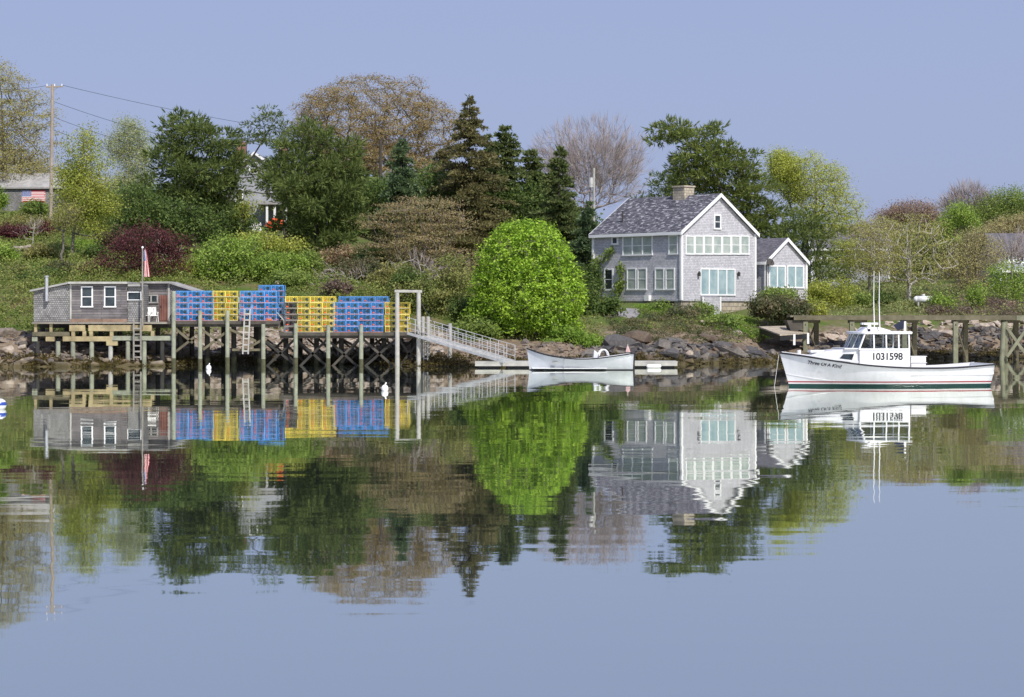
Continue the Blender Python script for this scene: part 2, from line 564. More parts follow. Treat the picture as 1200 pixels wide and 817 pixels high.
YS = np.concatenate([[40, 100, 118, 126], np.arange(130, 176, .5), np.arange(176, 230, 1.5), np.arange(230, 320, 6), [340, 400, 600, 1000, 2000, 4000]])
def prof(shore, pts):
    xs = [40, shore - 8, shore] + [p[0] for p in pts] + [340, 4000]
    zs = [-3, -1.2, 0.0] + [p[1] if len(p) == 2 else H + (HY - p[2]) / F * p[0] for p in pts]
    zs += [zs[-1] + 1, zs[-1] + 1]
    return np.interp(YS, xs, zs)
PX = [-400, 0, 120, 200, 250, 310, 420, 500, 560, 640, 700, 770, 800, 840, 900, 960, 1050, 1120, 1200, 1500]
PR = [prof(132, [(138, 0, 398), (144, 2.9), (150, 0, 340), (175, 0, 300), (205, 0, 250), (280, 17)]),
      prof(134, [(138.5, 0, 398), (144, 2.9), (150, 0, 340), (175, 0, 300), (205, 0, 250), (280, 17)]),
      prof(135, [(140, 0, 402), (145, 2.6), (152, 0, 335), (175, 0, 300), (205, 0, 250), (280, 17)]),
      prof(137, [(142, 0, 405), (147, 2.6), (154, 0, 335), (175, 0, 300), (205, 0, 258), (280, 16)]),
      prof(139.5, [(145, 0, 400), (149, 3.0), (155, 0, 338), (175, 0, 300), (205, 0, 266), (280, 15)]),
      prof(141, [(146, 0, 395), (150, 0, 360), (155, 0, 338), (175, 0, 300), (205, 0, 268), (280, 15)]),
      prof(139.5, [(145, 0, 398), (150, 0, 360), (155, 0, 340), (175, 0, 305), (205, 0, 275), (280, 14)]),
      prof(135.5, [(141, 0, 405), (147, 2.2), (156, 0, 350), (175, 0, 325), (205, 8.5), (280, 13)]),
      prof(134.5, [(140, 0, 405), (147, 2.0), (160, 0, 355), (180, 5.4), (205, 7.5), (280, 12)]),
      prof(134.5, [(140, 0, 405), (147, 2.0), (160, 0, 360), (180, 4.8), (205, 6.5), (280, 11)]),
      prof(136.5, [(141, 0, 404), (147, 0, 388), (155, 0, 367), (161, 4.2), (180, 4.6), (205, 5.5), (280, 9)]),
      prof(138.5, [(142.5, 0, 404), (148, 0, 387), (155, 0, 370), (160, 3.9), (164, 4.2), (180, 4.3), (205, 5), (280, 8)]),
      prof(139.5, [(143, 0, 404), (148, 0, 388), (155, 0, 373), (161, 3.25), (166, 3.5), (180, 4.0), (205, 5), (280, 8)]),
      prof(142.0, [(146, 0, 408), (151, 0, 391), (157, 0, 376), (161, 3.15), (168, 3.5), (180, 4.0), (205, 5), (280, 7)]),
      prof(144.5, [(150, 0, 412), (156, 0, 392), (160, 0, 378), (166, 3.9), (180, 4.2), (205, 5), (280, 7)]),
      prof(148, [(153, 0, 406), (158, 0, 385), (163, 0, 372), (172, 3.6), (205, 5.2), (280, 7)]),
      prof(153.5, [(157, 0, 400), (161, 0, 380), (172, 0, 362), (200, 0, 345), (240, 6.9), (280, 8)]),
      prof(155.5, [(158.5, 0, 398), (162, 0, 380), (172, 0, 362), (200, 0, 345), (240, 6.9), (280, 8)]),
      prof(156.5, [(159, 0, 398), (163, 0, 380), (172, 0, 362), (200, 0, 345), (240, 7.5), (280, 9)]),
      prof(158, [(161, 0, 398), (165, 0, 380), (172, 0, 362), (200, 0, 345), (240, 7.5), (280, 9)])]
PR = np.array(PR)

def ground_z(X, Y):
    """terrain height, arrays or scalars"""
    sc = np.isscalar(X)
    X, Y = np.atleast_1d(np.asarray(X, float)), np.atleast_1d(np.asarray(Y, float))
    px = np.clip(600 + F * X / Y, PX[0], PX[-1])
    i = np.clip(np.searchsorted(PX, px, side='right') - 1, 0, len(PX) - 2)
    P0 = np.array(PX)
    w = (px - P0[i]) / (P0[i + 1] - P0[i])
    w = w * w * (3 - 2 * w)
    fy = np.interp(Y, YS, np.arange(len(YS)))
    j = np.clip(fy.astype(int), 0, len(YS) - 2)
    q = fy - j
    z0 = PR[i, j] * (1 - q) + PR[i, j + 1] * q
    z1 = PR[i + 1, j] * (1 - q) + PR[i + 1, j + 1] * q
    z = z0 * (1 - w) + z1 * w
    amp = np.clip((z + .5) * .35, 0.05, .45) * np.clip((900 - Y) / 300, 0, 1)
    flat = ((px > 690) & (px < 960) & (Y > 158) & (Y < 185))
    amp = np.where(flat, .06, amp)
    z = z + amp * ((vnoise(X * .35, Y * .35, 1) - .5) * 1.3 + (vnoise(X * 1.1, Y * 1.1, 2) - .5) * .6 + (vnoise(X * 2.7, Y * 2.7, 3) - .5) * .25)
    return float(z[0]) if sc else z

cols = np.concatenate([[-6000, -3000, -1500, -900, -600], np.arange(-400, 1600, 5), [1700, 1900, 2300, 3200, 5000, 8000]])
gx, gy = np.meshgrid(cols, YS)
GX, GY = (gx - 600) / F * gy, gy
GZ = ground_z(GX.ravel(), GY.ravel()).reshape(GX.shape)
nr, nc = GX.shape
idx = np.arange(nr * nc).reshape(nr, nc)
Fq = np.stack([idx[:-1, :-1], idx[:-1, 1:], idx[1:, 1:], idx[1:, :-1]], -1).reshape(-1, 4)

m, t, b, o = newmat('shore_ground')
p = pos(t)
sx = N(t, "ShaderNodeSeparateXYZ")
t.links.new(p, sx.inputs[0])
zn = N(t, "ShaderNodeMath", operation='MULTIPLY_ADD')
t.links.new(noise(t, p, .5, 4), zn.inputs[0])
zn.inputs[1].default_value = 1.6
t.links.new(sx.outputs[2], zn.inputs[2])
mr = N(t, "ShaderNodeMapRange")
mr.inputs[1].default_value, mr.inputs[2].default_value = 0, 5
t.links.new(zn.outputs[0], mr.inputs[0])
g1 = ramp(t, noise(t, p, .35, 5, .6), [(.38, (.085, .135, .025)), (.5, (.12, .14, .045)), (.62, (.17, .135, .07))])
soil = ramp(t, noise(t, p, 2.2, 6, .7), [(.3, (.10, .075, .05)), (.5, (.23, .175, .125)), (.7, (.33, .27, .21))])
weed = ramp(t, noise(t, p, 1.6, 5, .7), [(.35, (.03, .026, .012)), (.6, (.11, .09, .035))])
k1 = ramp(t, mr.outputs[0], [(.2, (0, 0, 0)), (.27, (1, 1, 1))])
k2 = ramp(t, mr.outputs[0], [(.56, (0, 0, 0)), (.68, (1, 1, 1))])
t.links.new(mixc(t, k2, mixc(t, k1, weed, soil), g1), b.inputs["Base Color"])
b.inputs["Roughness"].default_value = .95
b.inputs["Specular IOR Level"].default_value = .15
bump(t, b, noise(t, p, 6, 6, .7), .8, .12)
M['ground'] = m
tag(mesh_np('ground', np.stack([GX.ravel(), GY.ravel(), GZ.ravel()], -1), Fq, m, smooth=True), 'grassy hillside running down to a stony tidal shore', 'ground', kind='structure')

# ------------------------------------------------------------------ water
m, t, b, o = newmat('harbour_water')
p = pos(t)
def slope(vec_scale, amp, detail, seed):
    mp = N(t, "ShaderNodeMapping")
    mp.inputs["Scale"].default_value = vec_scale
    mp.inputs["Location"].default_value = (seed, seed * 1.7, 0)
    t.links.new(p, mp.inputs[0])
    f = noise(t, mp.outputs[0], 1.0, detail, .5)
    a = N(t, "ShaderNodeMath", operation='SUBTRACT')
    t.links.new(f, a.inputs[0])
    a.inputs[1].default_value = .5
    c = N(t, "ShaderNodeMath", operation='MULTIPLY')
    t.links.new(a.outputs[0], c.inputs[0])
    c.inputs[1].default_value = amp
    return c.outputs[0]
def add(a, bb, op='ADD'):
    n = N(t, "ShaderNodeMath", operation=op)
    t.links.new(a, n.inputs[0])
    t.links.new(bb, n.inputs[1])
    return n.outputs[0]
patch = ramp(t, noise(t, mapping(t, p, (.02, .05, 1)), 1, 3), [(.35, (.45,) * 3), (.65, (1.25,) * 3)])
sy = add(add(slope((.35, 1.5, 1), .016, 3, 3.1), slope((.06, .28, 1), .010, 2, 9.7)), patch, 'MULTIPLY')
sxx = slope((.5, .8, 1), .012, 2, 5.3)
cb = N(t, "ShaderNodeCombineXYZ")
t.links.new(sxx, cb.inputs[0])
t.links.new(sy, cb.inputs[1])
cb.inputs[2].default_value = 1
nm = N(t, "ShaderNodeVectorMath", operation='NORMALIZE')
t.links.new(cb.outputs[0], nm.inputs[0])
b.inputs["Base Color"].default_value = (.03, .042, .045, 1)
b.inputs["Roughness"].default_value = .02
b.inputs["IOR"].default_value = 1.45
t.links.new(nm.outputs[0], b.inputs["Normal"])
gl = N(t, "ShaderNodeBsdfGlossy")
gl.inputs["Color"].default_value = (.965, .995, .92, 1)
gl.inputs["Roughness"].default_value = .02
t.links.new(nm.outputs[0], gl.inputs["Normal"])
ms = N(t, "ShaderNodeMixShader")
ms.inputs[0].default_value = .66
t.links.new(b.outputs[0], ms.inputs[1])
t.links.new(gl.outputs[0], ms.inputs[2])
t.links.new(ms.outputs[0], o.inputs[0])
w_ = MB().add([(-4000, -200, 0), (4000, -200, 0), (4000, 4000, 0), (-4000, 4000, 0)], [(0, 1, 2, 3)]).build('water', m)
tag(w_, 'calm harbour water mirroring the shore', 'water', kind='structure')

# ------------------------------------------------------------------ foliage machinery
def unit(a):
    return a / np.maximum(np.linalg.norm(a, axis=-1, keepdims=True), 1e-9)

def leaf_quads(c, nrm, size, aspect=.55):
    n = len(c)
    nrm = unit(nrm)
    a = unit(np.cross(nrm, rng.normal(size=(n, 3))))
    bb = np.cross(nrm, a)
    s = (size * rng.uniform(.6, 1.25, n))[:, None]
    V = np.stack([c + a * s * .5, c + bb * s * aspect * .5, c - a * s * .5, c - bb * s * aspect * .5], 1).reshape(-1, 3)
    return V, np.arange(4 * n).reshape(n, 4)

def blades(c, d, length, width):
    """thin needles or twigs starting at c along d"""
    n = len(c)
    d = unit(d)
    a = unit(np.cross(d, rng.normal(size=(n, 3))))
    L = (length * rng.uniform(.6, 1.3, n))[:, None]
    w = width * .5
    V = np.stack([c - a * w * .6, c + d * L * .45 + a * w, c + d * L, c + d * L * .45 - a * w], 1)
    V[:, 0] = c
    return V.reshape(-1, 3), np.arange(4 * n).reshape(n, 4)

def frusta(p0, p1, r0, r1, k=4):
    d = unit(p1 - p0)
    up = np.where(np.abs(d[:, 2:3]) < .95, np.array([[0, 0, 1.0]]), np.array([[0, 1.0, 0]]))
    s = unit(np.cross(d, up))
    q = np.cross(s, d)
    ang = np.arange(k) * 2 * np.pi / k
    ring = s[:, None] * np.cos(ang)[None, :, None] + q[:, None] * np.sin(ang)[None, :, None]
    V = np.concatenate([p0[:, None] + ring * r0[:, None, None], p1[:, None] + ring * r1[:, None, None]], 1)
    n = len(p0)
    base = (np.arange(n) * 2 * k)[:, None]
    fs = [np.stack([base[:, 0] + (i + 1) % k, base[:, 0] + i, base[:, 0] + i + k, base[:, 0] + (i + 1) % k + k], -1) for i in range(k)]
    return V.reshape(-1, 3), np.concatenate(fs)

def cat_mesh(parts):
    V, Fs, k = [], [], 0
    for v, f in parts:
        V.append(v)
        Fs.append(f + k)
        k += len(v)
    return np.concatenate(V), np.concatenate(Fs)

def skeleton(trunk, pts, r_base, r_tip=.018, step=1.1, low=.25):
    """joins clump centres to a trunk polyline by nearest-branch growth; radii by the pipe model"""
    nodes, par = [], []
    n = 9
    for i in range(n):
        f = i / (n - 1) * (len(trunk) - 1)
        a = min(int(f), len(trunk) - 2)
        q = trunk[a] * (1 - (f - a)) + trunk[a + 1] * (f - a)
        if 0 < i < n - 1:
            q = q + rng.normal(size=3) * .06
        nodes.append(q)
        par.append(i - 1)
    lo = max(1, int(low * (n - 1)))
    order = np.argsort(np.linalg.norm((pts - trunk[0]) * np.array([1.3, 1.3, 1.0]), axis=1))
    for i in order:
        q = pts[i]
        A = np.array(nodes)
        dv = q - A
        dist = np.linalg.norm(dv, axis=1)
        cost = dist + np.maximum(0, A[:, 2] - q[2]) * 1.2
        cost[:lo] = 1e9
        j = int(np.argmin(cost))
        L = dist[j]
        k = max(1, int(L / step))
        p0 = nodes[j]
        for s_ in range(1, k + 1):
            f = s_ / k
            w = p0 + (q - p0) * f
            if s_ < k:
                w = w + rng.normal(size=3) * .07 * L / k + np.array([0, 0, .10 * L * f * (1 - f)])
            nodes.append(w)
            par.append(j)
            j = len(nodes) - 1
    A, par = np.array(nodes), np.array(par)
    r = np.full(len(A), 0.0)
    kids = np.zeros(len(A), int)
    e = 2.2
    for i in range(len(A) - 1, 0, -1):
        if kids[i] == 0:
            r[i] += r_tip ** e
        r[par[i]] += r[i]
        kids[par[i]] += 1
    r = r ** (1 / e)
    r = np.minimum(r * (r_base / r[0]) if r[0] > r_base else r, r_base)
    r = np.maximum(r, r_tip * .8)
    hgt = np.clip((A[:, 2] - A[0, 2]) / max(.5, A[:9, 2].max() - A[0, 2]), 0, 1)
    r[:9] = np.maximum(r[:9], r_base * (1 - .85 * hgt[:9]))
    i = np.arange(1, len(A))
    r0 = np.minimum(r[par[i]], r[i] * 1.5 + .01)
    r0 = np.where(i < 9, r[par[i]], r0)
    return A, par, frusta(A[par[i]], A[i], r0, r[i], 5)

def in_blobs(blobs, Y, n, shell, depth, md=0, lumpy=1.0):
    """n points in ellipsoids given by their outline in the photo, at distance Y"""
    B = []
    want = n
    n = int(n * (5 if md else 1))
    for (cx, cy, rx, ry) in blobs:
        c = P(cx, cy, Y)
        k = Y / F
        B.append((np.array(c), np.array([rx * k, max(.5, rx * k * depth), ry * k])))
    wgt = np.array([(r[0] * r[2]) ** 1.15 for _, r in B])
    cnt = rng.multinomial(n, wgt / wgt.sum())
    pts, out = [], []
    for (c, r), k in zip(B, cnt):
        d = unit(rng.normal(size=(k, 3)))
        rad = shell + (1 - shell) * rng.uniform(0, 1, (k, 1)) ** .6
        lump = .72 + .52 * vnoise(d[:, 0] * 2.2 + c[0] * 3.1, d[:, 2] * 2.2 + d[:, 1] * 1.3 + c[2] * 2.7, 8)
        lump = 1 + (lump - 1) * lumpy
        pts.append(c + d * rad * r * lump[:, None])
        out.append(d)
    pts, out = np.concatenate(pts), np.concatenate(out)
    if md:
        o_ = rng.permutation(len(pts))
        pts, out = pts[o_], out[o_]
        keep = []
        sc_ = np.array([1, 1, 1.5])
        for i in range(len(pts)):
            if not keep or np.min(np.linalg.norm((pts[keep] - pts[i]) * sc_, axis=1)) > md:
                keep.append(i)
                if len(keep) >= want:
                    break
        pts, out = pts[keep], out[keep]
    return pts, out

def plant(name, label, cat, Y, base, top, blobs, leaf, bark, clumps=140, per=40, spread=.55, size=.26, style='broad',
          flat=.7, trunk_r=.2, group=None, shell=.45, depth=1.0, aspect=.6, low=.25, twigs=0, mid=None, tip=.018, up=.5, crown='crown', md=0, lumpy=1.0):
    """tree or shrub: tapering trunk with limbs to every leaf clump, crown of many small leaves"""
    bx = (base - 600) / F * Y
    gz = ground_z(bx, Y)
    root = thing(name, label, cat, (bx, Y, gz - .05), group)
    pts, out = in_blobs(blobs, Y, clumps, shell, depth, md, lumpy)
    keep = pts[:, 2] > gz + .15
    pts, out = pts[keep], out[keep]
    tr = [np.array((bx, Y, gz - .3))]
    for q in (mid or []):
        tr.append(np.array(P(q[0], q[1], Y)))
    tr.append(np.array(P(top[0], top[1], Y)))
    A, par, (tv, tf) = skeleton(tr, pts, trunk_r, tip, low=low)
    mesh_np('trunk' if cat == 'tree' else 'stem', tv, tf, M[bark], root)
    parts = []
    if style == 'broad':
        if cat == 'tree':
            size, per = size * .78, per * 1.55
        k = rng.poisson(per, len(pts))
        c = np.repeat(pts, k, 0)
        oo = np.repeat(out, k, 0)
        g = rng.normal(size=c.shape) * spread * np.array([1, 1, flat])
        c = c + g
        nrm = rng.normal(size=c.shape) * .75 + oo * .6 + np.array([0, 0, up])
        parts.append(leaf_quads(c, nrm, size, aspect))
    elif style == 'pine':
        k = rng.poisson(per, len(pts))
        c = np.repeat(pts, k, 0)
        oo = np.repeat(out, k, 0)
        g = rng.normal(size=c.shape)
        c = c + g * spread * np.array([1, 1, flat])
        for q in range(4):
            d = rng.normal(size=c.shape) * .5 + g * .55 + oo * .35 + np.array([0, 0, .45])
            parts.append(blades(c, d, size, size * .19))
    elif style == 'twig':
        tipn = A[9:]
        for q in range(per):
            c = tipn + rng.normal(size=tipn.shape) * .12
            cen = np.array([(b_[0], b_[1]) for b_ in blobs]).mean(0)
            ctr = np.array(P(cen[0], max(b_[1] + b_[3] for b_ in blobs), Y))
            d = unit(c - ctr) * .9 + rng.normal(size=c.shape) * .33 + np.array([0, 0, .25])
            parts.append(blades(c, d, size, twigs))
    V, Fq_ = cat_mesh(parts)
    ok = V.reshape(-1, 4, 3)[:, :, 2].min(1) > gz - .2
    V = V.reshape(-1, 4, 3)[ok].reshape(-1, 3)
    Fq_ = np.arange(len(V)).reshape(-1, 4)
    mesh_np(crown, V, Fq_, M[leaf], root)
    return root

def spruce(name, label, Y, base, top_y, half_w, base_y, leaf, bark, gaps=.15, droop=.25, power=.85, dens=1.0, group=None, lean=0):
    """conifer with whorled drooping branches"""
    bx = (base - 600) / F * Y
    gz = ground_z(bx, Y)
    root = thing(name, label, 'tree', (bx, Y, gz - .05), group)
    topv = np.array(P(base + lean, top_y, Y))
    zb = max(P(base, base_y, Y).z, gz + .3)
    b0 = np.array((bx, Y, gz - .3))
    hgt = topv[2] - zb
    Rm = half_w * Y / F
    p0, p1, r0, r1, parts = [], [], [], [], []
    nl = int(hgt / .34)
    C_, D_, = [], []
    for i in range(nl):
        f = (i + rng.uniform(0, .8)) / nl
        z = zb + hgt * f
        s = (z - b0[2]) / (topv[2] - b0[2])
        ax = b0 + (topv - b0) * s
        nb = rng.integers(4, 8)
        L0 = Rm * (1 - f) ** power + .12
        for k in range(nb):
            if rng.uniform() < gaps:
                continue
            a = rng.uniform(0, 2 * math.pi)
            L = L0 * rng.uniform(.5, 1.12)
            dirv = np.array([math.cos(a), math.sin(a), .18])
            e = ax + dirv * L + np.array([0, 0, -droop * L])
            p0.append(ax)
            p1.append(e)
            r0.append(.02 + .012 * L)
            r1.append(.008)
            n = max(5, int(L * 30 * dens))
            q = rng.uniform(.12, 1, n)[:, None]
            base_p = ax + dirv * L * q + np.array([[0, 0, -droop * L]]) * q ** 1.6
            side = np.array([-math.sin(a), math.cos(a), 0])
            base_p = base_p + side * rng.normal(size=(n, 1)) * .16 * L * (1.1 - q * .6) + rng.normal(size=(n, 3)) * .05
            C_.append(base_p)
            D_.append(dirv * .8 + rng.normal(size=(n, 3)) * .55 + np.array([0, 0, .12]))
    c, d = np.concatenate(C_), np.concatenate(D_)
    V, Fq_ = cat_mesh([blades(c, d, .42, .15), blades(c, d + rng.normal(size=d.shape) * .6, .36, .13)])
    tn = np.array([b0, b0 + (topv - b0) * .5, topv])
    tv = cat_mesh([frusta(tn[:-1], tn[1:], np.array([.22, .12]), np.array([.12, .02]), 7), frusta(np.array(p0), np.array(p1), np.array(r0), np.array(r1), 4)])
    mesh_np('trunk', tv[0], tv[1], M[bark], root)
    mesh_np('crown', V, Fq_, M[leaf], root)
    return root

L = {}
for k, a in dict(
    pine=((.105, .15, .044), (.16, .205, .056), (.22, .26, .075)),
    pinewarm=((.13, .18, .045), (.20, .24, .06), (.26, .29, .08)),
    spruce=((.115, .155, .055), (.17, .21, .07), (.21, .235, .085)),
    brownspruce=((.17, .17, .07), (.235, .21, .09), (.26, .225, .11)),
    bluespruce=((.10, .165, .08), (.155, .22, .10), (.19, .235, .11)),
    lime=((.25, .43, .035), (.36, .53, .055), (.46, .59, .10)),
    green=((.18, .27, .06), (.26, .34, .075), (.33, .38, .11)),
    brightgreen=((.22, .34, .055), (.30, .42, .075), (.38, .46, .12)),
    yellowgreen=((.31, .37, .06), (.40, .43, .08), (.46, .45, .13)),
    paleyellow=((.42, .48, .09), (.52, .56, .10), (.45, .43, .18)),
    yellowolive=((.35, .37, .11), (.46, .44, .14), (.44, .38, .17)),
    olive=((.23, .25, .08), (.33, .31, .10), (.38, .32, .14)),
    oakyellow=((.36, .34, .12), (.46, .42, .16), (.38, .32, .14)),
    oakbud=((.34, .25, .115), (.43, .32, .145), (.34, .32, .14)),
    tanbud=((.40, .34, .17), (.48, .41, .20), (.36, .38, .15)),
    brownleaf=((.31, .22, .13), (.36, .28, .14), (.42, .29, .20)),
    bronzeleaf=((.27, .25, .10), (.38, .29, .15), (.42, .31, .19)),
    bronzegreen=((.20, .26, .07), (.31, .32, .10), (.34, .32, .12)),
    mauve=((.34, .24, .20), (.38, .28, .21), (.40, .31, .18)),
    purple=((.10, .030, .038), (.155, .052, .058), (.20, .09, .075)),
    willow=((.36, .41, .19), (.45, .48, .23), (.50, .52, .30)),
    darkgreen=((.08, .135, .035), (.135, .195, .05), (.19, .24, .065)),
    juniper=((.075, .12, .045), (.18, .165, .08), (.27, .20, .12)),
    hillgreen=((.17, .25, .055), (.28, .33, .08), (.35, .32, .13)),
    bramble=((.18, .125, .115), (.24, .17, .14), (.22, .20, .10)),
    rockweed=((.055, .045, .014), (.11, .085, .025), (.17, .13, .04)),
    brush=((.17, .24, .055), (.29, .30, .10), (.33, .26, .14)),
    grass=((.19, .33, .045), (.25, .38, .06), (.31, .36, .09)),
    mixwood=((.25, .29, .10), (.34, .33, .14), (.27, .36, .12)),
).items():
    M['leaf_' + k] = leafmat(k + '_foliage', *a)

def leafkey(k):
    return 'leaf_' + k

# ------------------------------------------------------------------ trees (photo columns and rows give each one its outline)
T = 'tree'
# left hill
plant('oak_tree', 'big airy oak with yellow bronze buds behind the flag shed at the left edge', T, 214, 8, (2, 110),
      [(-15, 120, 52, 55), (35, 150, 30, 50), (-20, 180, 60, 45), (20, 195, 45, 30)], leafkey('oakyellow'), 'bark', 560, 52, .55, .22, shell=.4, flat=.3, trunk_r=.4, tip=.028, md=.9)
plant('maple_sapling', 'slender yellow green tree right of the utility pole', T, 172, 84, (98, 165),
      [(100, 185, 28, 38), (92, 235, 34, 40), (112, 245, 26, 40), (85, 205, 20, 30)], leafkey('yellowgreen'), 'bark', 260, 55, .42, .22, shell=.3, trunk_r=.16, tip=.014, md=.4)
plant('willow_tree', 'pale feathery willow with its top against the sky left of the dark pine', T, 226, 150, (152, 145),
      [(152, 160, 20, 24), (160, 190, 24, 32), (135, 178, 14, 22), (150, 220, 26, 26)], leafkey('willow'), 'palebark', 300, 62, .55, .2, shell=.3, trunk_r=.2, tip=.018)
plant('pine_tree', 'broad dense dark pine above the red maple', T, 184, 228, (226, 145),
      [(225, 155, 34, 22), (205, 185, 28, 26), (250, 170, 26, 24), (222, 205, 48, 30), (215, 240, 38, 24), (256, 205, 22, 22)], leafkey('pine'), 'darkbark', 165, 46, .42, .56, style='pine', flat=.45, md=1.3, shell=.3, lumpy=2.0, trunk_r=.3)
plant('pine_tree', 'low dark pine crowding the front of the white house', T, 186, 334, (330, 225),
      [(328, 212, 24, 12), (340, 226, 22, 12), (262, 222, 20, 14), (256, 240, 18, 12)], leafkey('pine'), 'darkbark', 70, 30, .55, .44, style='pine', flat=.25, md=.9, shell=.3, trunk_r=.16)
plant('yew_bush', 'rounded dark evergreen bush under the broad pine', 'bush', 176, 225, (225, 250),
      [(212, 262, 40, 26), (250, 262, 28, 22), (195, 250, 20, 20)], leafkey('darkgreen'), 'darkbark', 170, 45, .5, .25, shell=.4, trunk_r=.14)
plant('cedar_bush', 'dark upright evergreen bush left of the broad pine', 'bush', 180, 160, (160, 225),
      [(160, 238, 22, 28), (150, 262, 28, 20), (178, 255, 18, 24)], leafkey('darkgreen'), 'darkbark', 120, 45, .5, .25, shell=.4, trunk_r=.12)
plant('pine_tree', 'thin open pine with bent trunk in front of the white house', T, 192, 268, (322, 140),
      [(316, 140, 12, 12), (300, 150, 13, 9), (332, 152, 12, 10), (318, 163, 26, 9), (275, 172, 14, 12), (296, 196, 24, 12), (338, 180, 12, 14), (270, 205, 14, 14)],
      leafkey('pine'), 'darkbark', 62, 24, .42, .38, style='pine', flat=.22, md=.8, shell=.3, trunk_r=.2, mid=[(268, 235), (274, 210), (300, 180)], low=.5)
plant('pine_tree', 'bushy dark pine right of the white house', T, 176, 372, (368, 150),
      [(368, 165, 24, 22), (350, 195, 34, 26), (392, 190, 26, 26), (372, 225, 52, 32), (395, 250, 36, 28), (350, 262, 30, 24), (375, 285, 40, 18)],
      leafkey('pine'), 'darkbark', 205, 46, .42, .56, style='pine', flat=.45, md=1.3, shell=.3, lumpy=2.0, trunk_r=.28)
plant('oak_tree', 'huge domed oak with bronze buds standing behind the middle pines', T, 240, 442, (440, 130),
      [(435, 145, 88, 58), (400, 160, 55, 50), (490, 155, 52, 46), (440, 200, 95, 40)], leafkey('oakbud'), 'bark', 1150, 62, .5, .22, shell=.7, flat=.35, trunk_r=.6, tip=.034, depth=.8, md=.75)
spruce('spruce_tree', 'small neat green spruce in front of the domed oak', 196, 470, 163, 30, 250, leafkey('bluespruce'), 'darkbark', .05, .2, .8, 1.3)
spruce('spruce_tree', 'tallest spruce, dark and ragged, with brownish lower limbs', 198, 550, 113, 66, 290, leafkey('brownspruce'), 'darkbark', .2, .3, .75, 1.0)
spruce('spruce_tree', 'dark green spruce just right of the tallest ragged one', 204, 592, 147, 44, 285, leafkey('spruce'), 'darkbark', .08, .2, .62, 1.2)
spruce('spruce_tree', 'dark spruce half hidden between the two tallest spruces', 212, 572, 158, 40, 285, leafkey('spruce'), 'darkbark', .08, .22, .7, 1.1)
spruce('spruce_tree', 'dark spruce with a blunt top behind the lime green bush', 206, 622, 176, 44, 300, leafkey('spruce'), 'darkbark', .08, .22, .55, 1.2)
spruce('spruce_tree', 'ragged brownish spruce left of the tallest one', 206, 520, 176, 40, 290, leafkey('brownspruce'), 'darkbark', .15, .28, .6, 1.1)
spruce('spruce_tree', 'narrow dark spruce between the lime green bush and the bare tree', 186, 655, 172, 42, 305, leafkey('spruce'), 'darkbark', .06, .22, .75, 1.3)
spruce('spruce_tree', 'low blue green spruce beside the left wall of the grey house', 182, 690, 238, 30, 320, leafkey('bluespruce'), 'darkbark', .06, .2, .7, 1.3)
plant('bare_tree', 'leafless tree with a fan of pinkish twigs behind the grey house', T, 236, 692, (692, 160),
      [(692, 185, 66, 46), (658, 195, 40, 42), (727, 195, 38, 40), (692, 208, 66, 38)], 'twig', 'twig', 1150, 8, .5, 1.5, style='twig', twigs=.036, shell=.2, trunk_r=.2, tip=.018, depth=.8, low=.3, lumpy=.3)
plant('hawthorn_tree', 'spreading bronze green tree in tiers left of the lime green bush', T, 164, 505, (492, 250),
      [(490, 243, 46, 14), (455, 262, 34, 14), (520, 262, 36, 18), (480, 285, 54, 16), (520, 305, 44, 18), (505, 335, 40, 24), (540, 335, 26, 30), (460, 300, 30, 10)],
      leafkey('bronzeleaf'), 'bark', 330, 55, .55, .19, shell=.25, flat=.16, trunk_r=.22, tip=.022, md=.75)
plant('alder_bush', 'loose olive green bush behind the gangway', 'bush', 152, 520, (520, 330),
      [(510, 345, 36, 34), (535, 325, 24, 28), (480, 350, 24, 26), (530, 372, 28, 20)], leafkey('bronzegreen'), 'bark', 260, 45, .42, .2, shell=.25, flat=.4, trunk_r=.1, tip=.012, md=.4)
plant('lime_bush', 'huge domed lime green bush at the water edge beside the gangway', 'bush', 144.5, 618, (618, 300),
      [(616, 312, 58, 54), (622, 350, 63, 44), (594, 345, 44, 46), (655, 345, 28, 44), (612, 285, 36, 28), (566, 376, 24, 20), (640, 380, 42, 16), (600, 384, 40, 14)], leafkey('lime'), 'bark', 2600, 15, .17, .22, lumpy=.28, shell=.80, flat=.8, trunk_r=.2, tip=.012, depth=.9, low=.1, up=.9)
plant('holly_bush', 'dark green bush by the front left corner of the grey house', 'bush', 154, 706, (706, 335),
      [(704, 366, 20, 17), (692, 356, 12, 18), (716, 360, 10, 12), (700, 376, 18, 10)], leafkey('darkgreen'), 'darkbark', 130, 50, .32, .24, shell=.5, trunk_r=.1)
plant('white_pine', 'great leaning white pine towering over the grey house', T, 192, 862, (800, 160),
      [(790, 152, 26, 10), (812, 158, 32, 14), (780, 163, 16, 8), (838, 174, 28, 12), (828, 186, 36, 14), (864, 190, 22, 11), (798, 195, 18, 12), (850, 205, 40, 18),
       (812, 215, 24, 16), (880, 215, 28, 14), (870, 235, 38, 16), (895, 250, 28, 14), (885, 270, 36, 14), (905, 285, 22, 10), (860, 262, 30, 16)],
      leafkey('pinewarm'), 'bark', 300, 42, .46, .54, style='pine', flat=.32, md=1.3, shell=.3, lumpy=1.7, trunk_r=.42, mid=[(858, 290), (850, 235), (830, 195)], low=.2)
plant('pine_tree', 'small dark pine behind the house chimney', T, 204, 778, (780, 212),
      [(780, 217, 15, 13), (774, 236, 20, 12), (800, 222, 14, 14)], leafkey('pine'), 'darkbark', 80, 40, .62, .46, style='pine', flat=.22, md=1.2, shell=.45, trunk_r=.18)
